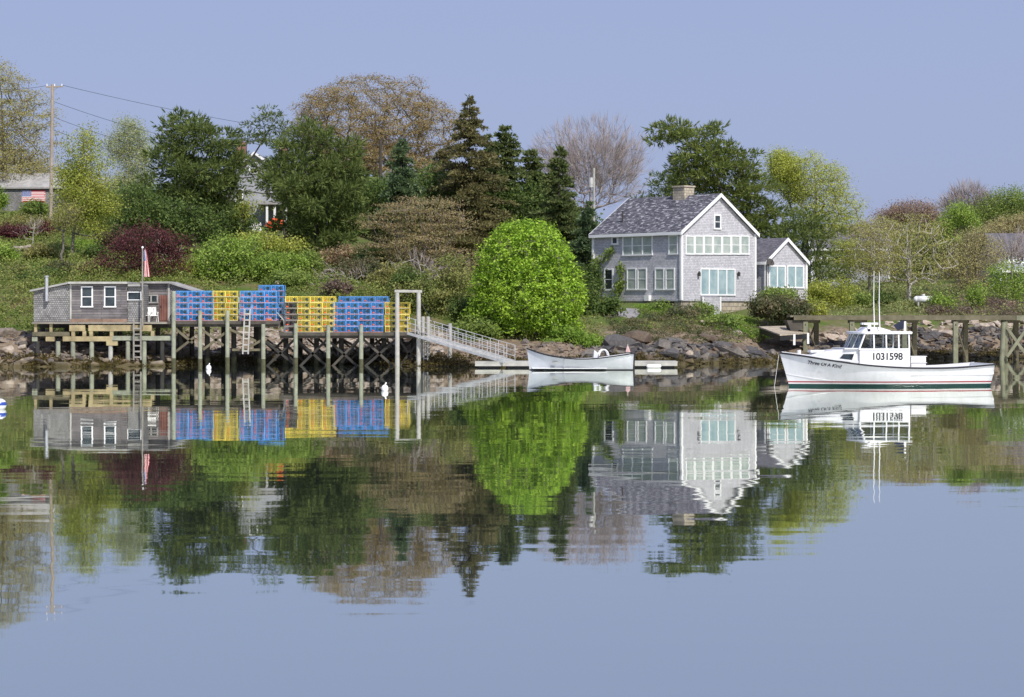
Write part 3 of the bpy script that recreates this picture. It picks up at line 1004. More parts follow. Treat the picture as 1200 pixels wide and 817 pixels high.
plant('pine_tree', 'dark pine tucked against the right end of the house wing', T, 180, 948, (946, 255),
      [(946, 258, 20, 12), (938, 275, 24, 12), (956, 278, 20, 14), (950, 300, 22, 14), (962, 318, 18, 12)], leafkey('pine'), 'darkbark', 126, 40, .62, .46, style='pine', flat=.22, md=1.2, shell=.45, trunk_r=.16)
plant('poplar_tree', 'narrow yellow green tree with dark bare stem right of the white pine', T, 210, 932, (915, 190),
      [(914, 188, 16, 12), (922, 203, 20, 16), (930, 222, 14, 18), (912, 205, 10, 14)], leafkey('paleyellow'), 'darkbark', 170, 70, .5, .22, shell=.2, trunk_r=.17, mid=[(930, 255), (920, 220)], low=.5)
plant('maple_tree', 'rounded pale yellow green maple against the sky right of the white pine', T, 208, 958, (955, 195),
      [(950, 200, 24, 22), (968, 215, 28, 26), (980, 240, 28, 24), (955, 240, 26, 28), (990, 262, 20, 14), (965, 265, 30, 16)], leafkey('paleyellow'), 'bark', 330, 46, .5, .2, shell=.5, flat=.35, trunk_r=.26, tip=.022, md=.7)
# right bank
plant('alder_tree', 'open tan twiggy tree between the house wing and the olive maple', T, 205, 1018, (1020, 275),
      [(1018, 278, 24, 18), (1030, 268, 22, 14), (1008, 295, 22, 20), (1030, 300, 26, 24)], leafkey('tanbud'), 'bark', 170, 42, .5, .2, shell=.3, flat=.4, trunk_r=.18, tip=.02, md=.7)
plant('maple_tree', 'wide sparse olive maple behind the lobster boat', T, 186, 1066, (1062, 265),
      [(1030, 278, 34, 24), (1070, 272, 44, 24), (1100, 290, 26, 22), (1040, 305, 46, 22), (1012, 300, 22, 26), (1085, 315, 38, 18), (1045, 262, 26, 12)], leafkey('yellowolive'), 'palebark', 250, 40, .5, .18, shell=.35, flat=.25, trunk_r=.24, tip=.026, md=.95)
plant('maple_tree', 'reddish budding maple crown rising over the olive maple', T, 226, 1066, (1066, 243),
      [(1064, 250, 28, 13), (1045, 258, 18, 14), (1086, 256, 18, 14)], leafkey('mauve'), 'bark', 220, 48, .5, .22, shell=.35, trunk_r=.22, tip=.016)
plant('maple_tree', 'bright green young maple among the brown trees on the right', T, 206, 1122, (1122, 250),
      [(1122, 252, 18, 12), (1110, 262, 12, 12), (1134, 262, 12, 14), (1118, 280, 14, 8)], leafkey('brightgreen'), 'bark', 100, 42, .42, .24, shell=.3, trunk_r=.14)
plant('bare_tree', 'leafless purplish tree top behind the bright green maple', T, 250, 1136, (1136, 232),
      [(1136, 238, 26, 18), (1120, 246, 20, 16), (1152, 240, 16, 16)], 'twig', 'twig', 330, 8, .5, 1.4, style='twig', twigs=.045, shell=.3, trunk_r=.22, tip=.02, low=.1)
plant('ash_tree', 'green tree crown at the top right of the far wood', T, 246, 1182, (1182, 232),
      [(1184, 238, 30, 18), (1160, 250, 26, 18), (1210, 242, 30, 20), (1185, 258, 36, 16)], leafkey('green'), 'bark', 260, 55, .6, .26, shell=.4, trunk_r=.26, md=.6)
plant('maple_tree', 'tall tan budding maple left of the house on the far right', T, 194, 1146, (1144, 278),
      [(1142, 285, 24, 20), (1130, 305, 26, 22), (1158, 300, 20, 22), (1140, 330, 24, 16), (1115, 310, 18, 20)], leafkey('tanbud'), 'bark', 240, 44, .5, .2, shell=.35, flat=.4, trunk_r=.22, tip=.02, md=.75)
plant('oak_tree', 'golden brown oak crown above the far right house', T, 232, 1195, (1195, 265),
      [(1190, 268, 28, 14), (1165, 276, 22, 14), (1216, 266, 26, 18)], leafkey('tanbud'), 'bark', 260, 52, .6, .24, shell=.35, trunk_r=.24)
plant('birch_tree', 'leggy light green birch on the bank at the right edge', T, 176, 1180, (1178, 310),
      [(1178, 318, 18, 14), (1168, 335, 16, 14), (1192, 338, 16, 16), (1180, 356, 22, 12), (1202, 322, 14, 14)], leafkey('brightgreen'), 'palebark', 120, 32, .38, .22, shell=.25, trunk_r=.12, tip=.012)
plant('bare_tree', 'leafless grey twiggy tree before the roof of the far right house', T, 205, 1186, (1186, 290),
      [(1184, 296, 26, 16), (1200, 290, 22, 16), (1168, 305, 14, 14)], 'twig', 'twig', 150, 6, .4, 1.2, style='twig', twigs=.036, shell=.2, trunk_r=.12, tip=.02, low=.3)
plant('maple_sapling', 'yellow green young tree hiding the cottage beside the dark wing pine', T, 190, 990, (988, 285),
      [(988, 290, 20, 12), (976, 304, 20, 12), (1000, 308, 22, 14), (985, 322, 24, 10)], leafkey('yellowgreen'), 'bark', 130, 36, .4, .19, shell=.25, flat=.35, trunk_r=.1, tip=.016, md=.5)
plant('birch_sapling', 'young light green sapling above the pier left of the birch', T, 171, 1145, (1143, 335),
      [(1143, 340, 10, 9), (1138, 350, 12, 8), (1150, 352, 9, 8)], leafkey('brightgreen'), 'palebark', 42, 34, .28, .2, shell=.2, trunk_r=.06, tip=.01)
plant('willow_bush', 'rounded light green bush just right of the white tank', 'bush', 170, 1106, (1106, 350),
      [(1106, 354, 15, 11), (1098, 360, 10, 8), (1115, 360, 10, 8)], leafkey('brightgreen'), 'bark', 60, 40, .28, .2, shell=.3, trunk_r=.06, tip=.01)
plant('apple_tree', 'yellow green bushy tree leaning out right of the house wing', T, 172, 975, (975, 335),
      [(972, 335, 26, 9), (990, 345, 20, 8), (965, 352, 26, 12), (985, 358, 16, 10), (952, 345, 16, 10)], leafkey('yellowgreen'), 'bark', 130, 40, .35, .22, shell=.25, flat=.5, trunk_r=.12, tip=.012)
# middle slope
plant('red_maple', 'wine red Japanese maple behind the fishing shack', T, 157, 172, (170, 280),
      [(165, 284, 40, 20), (195, 285, 26, 18), (148, 300, 34, 18), (188, 306, 36, 20), (126, 312, 20, 14)], leafkey('purple'), 'darkbark', 230, 34, .42, .2, shell=.35, flat=.6, trunk_r=.14, tip=.012)
plant('lilac_bush', 'bright green leafy bush beside the red maple above the blue traps', 'bush', 160, 258, (258, 290),
      [(256, 300, 36, 24), (238, 320, 30, 18), (285, 300, 26, 22), (275, 325, 34, 16)], leafkey('brightgreen'), 'bark', 270, 40, .36, .22, shell=.45, trunk_r=.1, tip=.012)
plant('lilac_bush', 'yellow green bush below the white house', 'bush', 172, 312, (312, 270),
      [(308, 286, 32, 12), (338, 290, 20, 12), (288, 282, 18, 9)], leafkey('yellowgreen'), 'bark', 130, 42, .38, .22, shell=.4, trunk_r=.08, tip=.012)
plant('forsythia_bush', 'thin yellow green shrub right before the white house wall', 'bush', 190, 285, (285, 232),
      [(284, 240, 20, 14), (278, 252, 18, 10)], leafkey('yellowgreen'), 'bark', 60, 26, .4, .2, shell=.2, trunk_r=.06, tip=.012)
for (x, y, rx, ry, Y, lb, lf) in [
        (318, 312, 18, 16, 158, 'bright green rounded shrub right of the leafy bush above the blue traps', 'brightgreen'),
        (345, 308, 16, 12, 161, 'small round green shrub beside the grey stone terrace', 'brightgreen'),
        (362, 306, 11, 10, 163, 'smallest clipped round green shrub below the bushy dark pine', 'green'),
        (340, 328, 26, 12, 156, 'low spreading green shrub behind the yellow traps', 'green'),
        (40, 243, 16, 9, 200, 'clipped round green shrub before the flag on the shed wall', 'green'),
        (-2, 232, 10, 14, 204, 'bright green shrub at the left edge before the shed wall', 'brightgreen'),
        (4, 300, 14, 16, 166, 'bright green bush cut off by the left edge on the slope', 'brightgreen'),
        (8, 365, 24, 18, 148, 'large green bush left of the fishing shack', 'green'),
        (35, 335, 18, 14, 154, 'dark green bush behind the stove pipe of the shack', 'darkgreen'),
        (60, 325, 16, 10, 156, 'low dark bush just above the shack roof', 'darkgreen'),
        (16, 272, 20, 9, 186, 'dark red shrub by the stone edging on the left slope', 'purple'),
        (54, 272, 9, 11, 187, 'small dark red shrub under the utility pole', 'purple'),
        (30, 262, 36, 9, 194, 'long tawny hedge shrub below the flag shed', 'olive'),
        (140, 280, 24, 14, 178, 'dull green shrub on the lawn edge left of the red maple', 'juniper'),
        (205, 318, 14, 12, 158, 'yellowish shrub behind the tool shed roof', 'yellowgreen'),
        (190, 322, 18, 8, 157, 'light green shrub peeping over the tool shed', 'green'),
        (420, 318, 30, 14, 160, 'tawny shrub with bare twigs above the tall yellow traps', 'juniper'),
        (455, 325, 22, 14, 156, 'olive shrub behind the far yellow traps', 'olive'),
        (400, 300, 24, 12, 168, 'brown shrub below the bushy dark pine', 'brownleaf'),
        (560, 385, 24, 14, 143, 'bright green brush beside the lower gangway', 'green'),
        (664, 392, 16, 6, 142, 'low green tuft at the foot of the lime bush', 'grass'),
        (690, 402, 14, 7, 141.5, 'grassy green tuft on the bank behind the skiff', 'grass'),
        (774, 361, 10, 6, 158, 'small round green shrub below the left house wall', 'green'),
        (822, 364, 10, 7, 157.5, 'small round green shrub by the stone foundation under the glass door', 'green'),
        (800, 368, 26, 7, 156, 'low dark green ground shrub in front of the foundation', 'juniper'),
        (760, 384, 26, 8, 151.5, 'tawny juniper spreading on the ledge left of the rusty rock', 'juniper'),
        (800, 388, 30, 7, 150, 'dark juniper mat in the middle of the ledge', 'juniper'),
        (840, 378, 26, 7, 153.5, 'green low shrub at the right end of the ledge', 'green'),
        (900, 358, 22, 13, 158.5, 'dark juniper left part of the hedge under the house wing', 'juniper'),
        (926, 362, 24, 14, 159, 'broad olive juniper right part of the hedge under the house wing', 'juniper'),
        (912, 345, 22, 6, 162, 'clipped green hedge right under the wing windows', 'green'),
        (952, 362, 14, 9, 163, 'yellow green shrub at the end of the hedge', 'yellowgreen'),
        (72, 316, 15, 9, 158.5, 'dark brownish shrub on the slope over the right shack window', 'juniper'),
        (108, 318, 18, 9, 157.5, 'olive shrub on the slope between the shack roof and the red maple', 'olive'),
        (22, 322, 16, 10, 157, 'tawny rounded shrub left of the stove pipe', 'brush'),
        (46, 296, 16, 8, 168, 'dull olive shrub beside the twisted garden tree', 'olive'),
        (112, 296, 12, 7, 168, 'dark low shrub at the foot of the lawn left of the red maple', 'darkgreen'),
        (440, 300, 22, 12, 166, 'dark green shrub under the spreading bronze tree', 'darkgreen'),
        (395, 338, 16, 8, 153, 'brown shrub right behind the big yellow stack', 'bramble'),
        (478, 328, 18, 12, 153, 'dark olive shrub left of the gallows frame', 'darkgreen'),
        (545, 362, 16, 14, 147, 'dark shrub in the gap between the gangway bush and the lime bush', 'darkgreen'),
        (690, 330, 14, 20, 164, 'dark shrub in the gap between the lime bush and the house', 'darkgreen'),
        (1000, 352, 22, 10, 176, 'green shrub on the bank behind the antennas', 'green'),
        (1035, 352, 20, 12, 178, 'dark green shrub behind the wheelhouse', 'darkgreen'),
        (1140, 355, 20, 7, 176, 'purplish low shrub behind the young sapling', 'mauve'),
        (1065, 362, 22, 7, 172, 'tawny brush along the pier behind the wheelhouse', 'brush'),
        (1170, 362, 20, 7, 173, 'purplish brown brush along the pier at the right', 'mauve')]:
    n = int(50 + rx * ry * .22)
    plant('shrub', lb, 'shrub', Y, x, (x, y - ry * .3), [(x, y, rx, ry), (x - rx * .4, y + ry * .3, rx * .6, ry * .7), (x + rx * .45, y + ry * .25, rx * .55, ry * .75)],
          leafkey(lf), 'bark', n, 38, .28, .2, shell=.45, trunk_r=.05, tip=.01, crown='foliage', low=.1)
# bare silver shrub and dead branches
plant('bare_sapling', 'leafless pale sapling in front of the red maple', T, 160, 197, (188, 285),
      [(190, 290, 8, 12), (205, 300, 12, 12), (212, 316, 12, 8)], 'palebark' if False else 'twig', 'palebark', 26, 4, .3, .8, style='twig', twigs=.03, shell=.3, trunk_r=.07, tip=.015, low=.3)
plant('bare_sapling', 'dead grey tree with crooked limbs above the tall blue traps', T, 158, 425, (400, 318),
      [(395, 325, 22, 14), (430, 330, 20, 14), (460, 322, 18, 12)], 'twig', 'palebark', 50, 4, .3, .9, style='twig', twigs=.03, shell=.3, trunk_r=.09, tip=.015, low=.2)
plant('bare_sapling', 'slim leafless sapling on the left slope below the flag shed', T, 180, 38, (40, 258),
      [(40, 264, 8, 12), (34, 274, 7, 8)], 'twig', 'palebark', 20, 4, .3, .9, style='twig', twigs=.03, shell=.2, trunk_r=.06, tip=.014, low=.4)
plant('bare_sapling', 'thin grey leafless tree leaning above the far right yellow traps', T, 156, 500, (488, 300),
      [(485, 310, 22, 16), (505, 318, 14, 12)], 'twig', 'palebark', 40, 4, .3, .9, style='twig', twigs=.03, shell=.2, trunk_r=.08, tip=.015, low=.3)
plant('garden_tree', 'thin twisted grey trunk with few leaves on the left slope', T, 166, 72, (80, 240),
      [(80, 250, 18, 14), (70, 262, 12, 10)], leafkey('olive'), 'bark', 50, 22, .45, .2, shell=.3, trunk_r=.13, mid=[(74, 285)], low=.4)
# ivy on the house is added with the house

# ------------------------------------------------------------------ ground cover, brush and far wood (stuff)
def scatter(name, label, cat, zones, leaf):
    """zones: (px0, px1, Y0, Y1, count of tufts, leaves per tuft, height, size)"""
    parts = []
    for (a, b_, y0, y1, n, per, hh, size) in zones:
        px = rng.uniform(a, b_, n)
        Y = y0 + (y1 - y0) * rng.uniform(0, 1, n)
        X = (px - 600) / F * Y
        z = ground_z(X, Y)
        ok = z > 1.5
        c = np.stack([X, Y, z], -1)[ok]
        h = hh * (.35 + 1.3 * vnoise(c[:, 0] * .4, c[:, 1] * .4, 5))
        k = rng.poisson(per, len(c))
        cc = np.repeat(c, k, 0)
        hr = np.repeat(h, k)
        cc = cc + rng.normal(size=cc.shape) * np.array([.35, .35, 0])
        cc[:, 2] += rng.uniform(0, 1, len(cc)) * hr
        parts.append(leaf_quads(cc, rng.normal(size=cc.shape) + np.array([0, -.2, .7]), size, .5))
    V, Fq_ = cat_mesh(parts)
    tag(mesh_np(name, V, Fq_, M[leafkey(leaf)]), label, cat, kind='stuff')

def mounds(name, label, cat, zones, leaf):
    """brush as many low leafy mounds: (px0, px1, Y0, Y1, count, r0, r1, leaves per square metre, size, flatness)"""
    parts = []
    for (a, b_, y0, y1, n, r0, r1, per, size, fl) in zones:
        px = rng.uniform(a, b_, n)
        Y = rng.uniform(y0, y1, n)
        X_ = (px - 600) / F * Y
        z = ground_z(X_, Y)
        ok = z > 1.3
        c = np.stack([X_, Y, z], -1)[ok]
        r = r0 + (r1 - r0) * rng.uniform(0, 1, len(c)) ** 1.8
        k = (per * r * r * 3).astype(int) + 6
        i = np.repeat(np.arange(len(c)), k)
        d = rng.normal(size=(len(i), 3))
        d[:, 2] = np.abs(d[:, 2])
        d = unit(d)
        lump = .8 + .35 * vnoise(d[:, 0] * 2.5 + i * 7.1, d[:, 1] * 2.5 + d[:, 2] * 3 + i * 3.3, 4)
        q = c[i] + d * (r[i] * lump * rng.uniform(.72, 1.05, len(i)))[:, None] * np.array([1, 1, fl])
        parts.append(leaf_quads(q, d * .8 + rng.normal(size=d.shape) * .6 + np.array([0, 0, .25]), size, .55))
    V, Fq_ = cat_mesh(parts)
    tag(mesh_np(name, V, Fq_, M[leafkey(leaf)]), label, cat, kind='stuff')

mounds('hillside_brush', 'tangled green brush over the left hillside', 'brush',
       [(-60, 215, 141, 170, 420, .4, 1.3, 42, .2, .9), (-60, 80, 172, 204, 160, .4, 1.2, 36, .22, .8), (300, 560, 151, 178, 300, .4, 1.2, 42, .2, .9), (535, 700, 146, 172, 160, .3, .9, 46, .19, .8), (215, 300, 150, 172, 80, .4, 1.0, 42, .2, .9)], 'hillgreen')
mounds('dry_brush', 'tawny dry brush and brambles among the green on the slope', 'brush',
       [(-60, 215, 143, 172, 200, .3, 1.0, 40, .17, 1.0), (-60, 90, 172, 206, 150, .3, .9, 36, .2, 1.0), (330, 570, 150, 180, 260, .3, 1.1, 40, .17, 1.0), (560, 700, 144, 160, 60, .3, .7, 40, .17, .9)], 'brush')
scatter('hillside_grass', 'rough long grass between the brush on the slopes', 'grass',
        [(-60, 240, 140, 172, 3600, 12, .35, .16), (-60, 200, 172, 202, 1600, 12, .3, .18), (300, 560, 150, 180, 2600, 12, .35, .16), (540, 700, 141, 175, 2200, 12, .3, .16)], 'hillgreen')
mounds('bank_brush', 'low tawny and green brush along the right bank', 'brush',
       [(940, 1260, 163, 190, 330, .3, 1.0, 40, .19, .9), (930, 1260, 190, 235, 200, .5, 1.4, 30, .24, .9)], 'mixwood')
mounds('bramble', 'purple brown leafless brambles along the bank above the pier', 'brush',
       [(1085, 1240, 164, 184, 190, .4, 1.2, 40, .17, .9)], 'bramble')
mounds('juniper_mat', 'mat of dark green juniper creeping over the ledge below the house', 'ground cover',
       [(752, 890, 147.5, 158, 190, .3, .95, 60, .15, .55), (715, 752, 147, 151, 30, .3, .8, 60, .15, .5), (725, 865, 142.5, 149, 150, .25, .85, 60, .14, .55)], 'juniper')
mounds('bank_shrubs', 'low fresh green growth among the junipers below the house', 'ground cover',
       [(752, 890, 148, 159.5, 120, .2, .7, 60, .15, .55), (640, 720, 140, 146, 50, .2, .6, 55, .15, .6)], 'hillgreen')
scatter('lawn_grass', 'short bright grass around the grey house and on the left lawn', 'grass',
        [(752, 880, 156.5, 162, 2200, 9, .12, .13), (84, 150, 171, 184, 2600, 12, .15, .16), (640, 720, 139, 144, 1500, 9, .3, .18), (840, 900, 152, 158, 1200, 10, .2, .16)], 'grass')

def woods(name, label, zones, leaf):
    parts = []
    for (a, b_, y0, y1, top, bot, n, per, size, sp) in zones:
        px = rng.uniform(a, b_, n)
        Y = rng.uniform(y0, y1, n)
        X = (px - 600) / F * Y
        tp = np.interp(px, np.array(top)[:, 0], np.array(top)[:, 1])
        zt = H + (HY - tp) / F * Y
        zg = ground_z(X, Y)
        z = zg + (zt - zg) * rng.uniform(0, 1, n) ** .8 * (.75 + .35 * vnoise(X * .35, Y * .2, 9))
        c = np.repeat(np.stack([X, Y, z], -1), per, 0)
        c = c + rng.normal(size=c.shape) * sp * np.array([1, 1, .7])
        parts.append(leaf_quads(c, rng.normal(size=c.shape) * .8 + np.array([0, -.3, .5]), size, .6))
    V, Fq_ = cat_mesh(parts)
    tag(mesh_np(name, V, Fq_, M[leafkey(leaf)]), label, 'woods', kind='stuff')

woods('undergrowth', 'dark green undergrowth filling the slope between the middle trees',
      [(130, 290, 190, 202, [(130, 225), (200, 220), (290, 250)], 0, 900, 26, .3, .6), (345, 700, 200, 214, [(345, 225), (420, 205), (500, 200), (560, 195), (640, 215), (700, 255)], 0, 3400, 26, .32, .6)], 'darkgreen')
woods('far_wood', 'hazy mixed wood closing the view behind the right bank',
      [(930, 1300, 250, 275, [(930, 300), (1000, 292), (1030, 268), (1100, 256), (1150, 242), (1200, 236), (1300, 232)], 0, 3400, 26, .36, .75)], 'mixwood')
woods('left_wood', 'yellowish budding wood behind the flag shed',
      [(-80, 130, 226, 246, [(-80, 150), (0, 165), (60, 195), (130, 215)], 0, 900, 20, .26, .7)], 'tanbud')

# ------------------------------------------------------------------ rocks
def ico(sub=1):
    f_ = (1 + 5 ** .5) / 2
    v = [(-1, f_, 0), (1, f_, 0), (-1, -f_, 0), (1, -f_, 0), (0, -1, f_), (0, 1, f_), (0, -1, -f_), (0, 1, -f_), (f_, 0, -1), (f_, 0, 1), (-f_, 0, -1), (-f_, 0, 1)]
    v = [tuple(np.array(q) / np.linalg.norm(q)) for q in v]
    fs = [(0, 11, 5), (0, 5, 1), (0, 1, 7), (0, 7, 10), (0, 10, 11), (1, 5, 9), (5, 11, 4), (11, 10, 2), (10, 7, 6), (7, 1, 8), (3, 9, 4), (3, 4, 2), (3, 2, 6), (3, 6, 8), (3, 8, 9), (4, 9, 5), (2, 4, 11), (6, 2, 10), (8, 6, 7), (9, 8, 1)]
    for _ in range(sub):
        cache, nf = {}, []
        def mid_(a, b_):
            key = (min(a, b_), max(a, b_))
            if key not in cache:
                q = (np.array(v[a]) + np.array(v[b_])) / 2
                v.append(tuple(q / np.linalg.norm(q)))
                cache[key] = len(v) - 1
            return cache[key]
        for a, b_, c in fs:
            x, y, z = mid_(a, b_), mid_(b_, c), mid_(c, a)
            nf += [(a, x, z), (b_, y, x), (c, z, y), (x, y, z)]
        fs = nf
    return np.array(v), np.array(fs)
IV, IF = ico(1)
import bmesh
def rock_shape(seed, npts=13):
    """angular stone: convex hull of a few random points; returns vertices and triangles"""
    q = np.random.default_rng(seed)
    p_ = unit(q.normal(size=(npts, 3))) * q.uniform(.75, 1.0, (npts, 1))
    bm = bmesh.new()
    vs = [bm.verts.new(tuple(x)) for x in p_]
    bmesh.ops.convex_hull(bm, input=vs)
    bmesh.ops.triangulate(bm, faces=bm.faces[:])
    bm.verts.index_update()
    keep = [v for v in bm.verts if v.link_faces]
    ids = {v: i for i, v in enumerate(keep)}
    out = np.array([tuple(v.co) for v in keep]), np.array([[ids[v] for v in f.verts] for f in bm.faces])
    bm.free()
    return out
RS = [rock_shape(s, 11 + s % 6) for s in range(16)]

def rocks(name, label, zones, mat_):
    V, Fs, k = [], [], 0
    for (a, b_, y0, y1, n, s0, s1) in zones:
        px = rng.uniform(a, b_, n)
        sh = np.interp(px, PX, [np.interp(0, [PR[i][j] for j in range(1, 60)], YS[1:60]) for i in range(len(PX))])
        Y = sh + y0 + (y1 - y0) * rng.uniform(0, 1, n)
        X = (px - 600) / F * Y
        z = ground_z(X, Y)
        for i in range(n):
            s = s0 + (s1 - s0) * rng.uniform() ** 2.2
            rv, rf_ = RS[rng.integers(len(RS))]
            q = rv * np.array([rng.uniform(.8, 2.0), rng.uniform(.7, 1.2), rng.uniform(.35, .8)]) * s
            an = rng.uniform(0, 6.28)
            tl = rng.normal() * .35
            ca, sa = math.cos(an), math.sin(an)
            q = q @ np.array([[1, 0, 0], [0, math.cos(tl), -math.sin(tl)], [0, math.sin(tl), math.cos(tl)]])
            q = q @ np.array([[ca, -sa, 0], [sa, ca, 0], [0, 0, 1]])
            V.append(q + np.array([X[i], Y[i], z[i] + s * .12]))
            Fs.append(rf_ + k)
            k += len(q)
    tag(mesh_np(name, np.concatenate(V), np.concatenate(Fs), M[mat_]), label, 'rocks', kind='stuff')

rocks('riprap', 'brown and grey riprap along the shore under the shack', [(-80, 215, -.8, 6.5, 620, .14, .7)], 'rock_left')
rocks('rubble', 'pale broken rubble on the bank under the wharf', [(205, 520, -.3, 9, 2100, .08, .38)], 'rock_pale')
rocks('shingle_beach', 'small brown stones on the beach behind the skiff', [(500, 720, -.5, 6, 1500, .05, .22), (830, 980, -.5, 9, 900, .03, .14)], 'rock_left')
rocks('ledge_rubble', 'dark angular rock of the ledge below the house', [(690, 905, -.3, 4.4, 620, .12, .55), (690, 890, .5, 4.2, 70, .5, 1.1)], 'rock_dark')
rocks('rock_wall', 'dark tumbled stones under the pier', [(955, 1300, -1.5, 5.5, 1500, .15, .5)], 'rock_dark')
rocks('bank_stones', 'pale stones along the top of the right bank', [(940, 1300, 5, 8, 260, .15, .6)], 'rock_tan')

def rockweed(name, label, zones, leaf):
    parts = []
    for (a, b_, lo, hi, n) in zones:
        px = rng.uniform(a, b_, n)
        sh = np.interp(px, PX, [np.interp(0, [PR[i][j] for j in range(1, 60)], YS[1:60]) for i in range(len(PX))])
        Y = sh + rng.uniform(lo, hi, n)
        X_ = (px - 600) / F * Y
        keep = vnoise(px * .09, Y * .8, 12) > .38
        c = np.stack([X_, Y, ground_z(X_, Y)], -1)[keep]
        cc = np.repeat(c, 12, 0)
        cc = cc + rng.normal(size=cc.shape) * np.array([.22, .2, .05])
        cc[:, 2] += .12 + rng.uniform(0, .16, len(cc))
        parts.append(leaf_quads(cc, rng.normal(size=cc.shape) * .6 + np.array([0, -.5, .8]), .2, .4))
    V, Fq_ = cat_mesh(parts)
    tag(mesh_np(name, V, Fq_, M[leafkey(leaf)]), label, 'seaweed', kind='stuff')
rockweed('rockweed', 'wet brown rockweed hanging along the tide line', [(-80, 960, -.6, 1.7, 2600), (955, 1280, -.8, 1.2, 700)], 'rockweed')

def boulder(px, py, Y, w, h, mat_, label, seed, group=None, tilt=0.0):
    """one single stone, centred on the photo column and row"""
    c = P(px, py, Y)
    rv, rf_ = rock_shape(seed + 50, 26)
    q = rv * np.array([w * Y / F / 2 * 1.15, w * Y / F / 2 * .9, h * Y / F / 2 * 1.2])
    ca, sa = math.cos(tilt), math.sin(tilt)
    q = q @ np.array([[ca, 0, -sa], [0, 1, 0], [sa, 0, ca]])
    g = ground_z(c.x, c.y)
    cz = c.z
    if cz - h * Y / F * .5 > g:
        cz = g + h * Y / F * .42
    q[:, 2] += cz
    q[:, 0] += c.x
    q[:, 1] += c.y
    V = q - np.array([c.x, c.y, cz])
    me = bpy.data.meshes.new('boulder')
    me.from_pydata([tuple(x) for x in V], [], [tuple(int(y) for y in f) for f in rf_])
    o = link_mesh('boulder', me, M[mat_], None, (c.x, c.y, cz))
    return tag(o, label, 'boulder', group)
for i, (px, py, Y, w, h, mm, lb, tl) in enumerate([
        (186, 414, 135.3, 20, 13, 'rock_tan', 'large rounded tan boulder under the platform ladder', .1),
        (190, 426, 133.6, 16, 10, 'rock_left', 'brown boulder at the water just below the large tan one', -.1),
        (10, 412, 136, 18, 14, 'rock_tan', 'pale pinkish boulder on the shore at the left edge', .4),
        (26, 409, 137, 16, 10, 'rock_tan', 'flat tan boulder resting against the pale one left of the shack', -.3),
        (60, 418, 134.5, 12, 9, 'rock_left', 'grey brown boulder under the left corner of the shack', .2),
        (110, 422, 134, 13, 9, 'rock_left', 'brown boulder between the middle piles of the shack', 0),
        (808, 416, 141, 14, 10, 'rock_tan', 'pale slab of rock tipped towards the water right of the floats', -.7),
        (790, 400, 145, 34, 9, 'rock_dark', 'long dark slab of the ledge below the junipers', .12),
        (745, 396, 143.5, 40, 18, 'rock_dark', 'biggest dark ledge block behind the end of the skiff', -.12),
        (722, 400, 142.5, 26, 16, 'rock_dark', 'dark block at the left end of the ledge', .2),
        (775, 405, 142.5, 26, 12, 'rock_dark', 'flat dark block low on the ledge near the water', -.2),
        (830, 396, 148, 26, 9, 'rock_dark', 'pale grey slab at the right end of the ledge', .25),
        (862, 392, 151.5, 18, 8, 'rock_tan', 'grey stone by the beach left of the stored raft', -.2),
        (826, 378, 153.5, 18, 6, 'rock_tan', 'flat pale rock in the grass under the glass door', 0),
        (640, 404, 141, 16, 8, 'rock_tan', 'tan boulder under the right side of the lime bush', 0),
        (616, 402, 141, 12, 9, 'rock_left', 'brown boulder under the middle of the lime bush', .3),
        (1110, 384, 160, 22, 9, 'rock_tan', 'broad pale pink boulder under the pier between two bents', .1),
        (1150, 382, 161, 20, 9, 'rock_tan', 'pale boulder under the pier near its tallest bent', -.1),
        (1052, 384, 160, 16, 8, 'rock_tan', 'tan boulder behind the wheelhouse roof', .2),
        (362, 335, 156, 14, 10, 'rock_tan', 'tan boulder peeping over the yellow traps', .3),
        (325, 331, 155.5, 12, 9, 'rock_tan', 'pointed tan stone just above the top blue traps', -.5)]):
    boulder(px, py, Y, w, h, mm, lb, i, tilt=tl)

# ------------------------------------------------------------------ buildings
EYE = Vector((0, 0, H))
def hit(w, px, py):
    """where the sight line through a photo point meets wall w; returns (distance along, height)"""
    O, u, n = w
    d = Vector(((px - 600) / F, 1, (HY - py) / F))
    t = n.dot(O - EYE) / n.dot(d)
    q = EYE + d * t
    return (q - O).dot(u), q.z

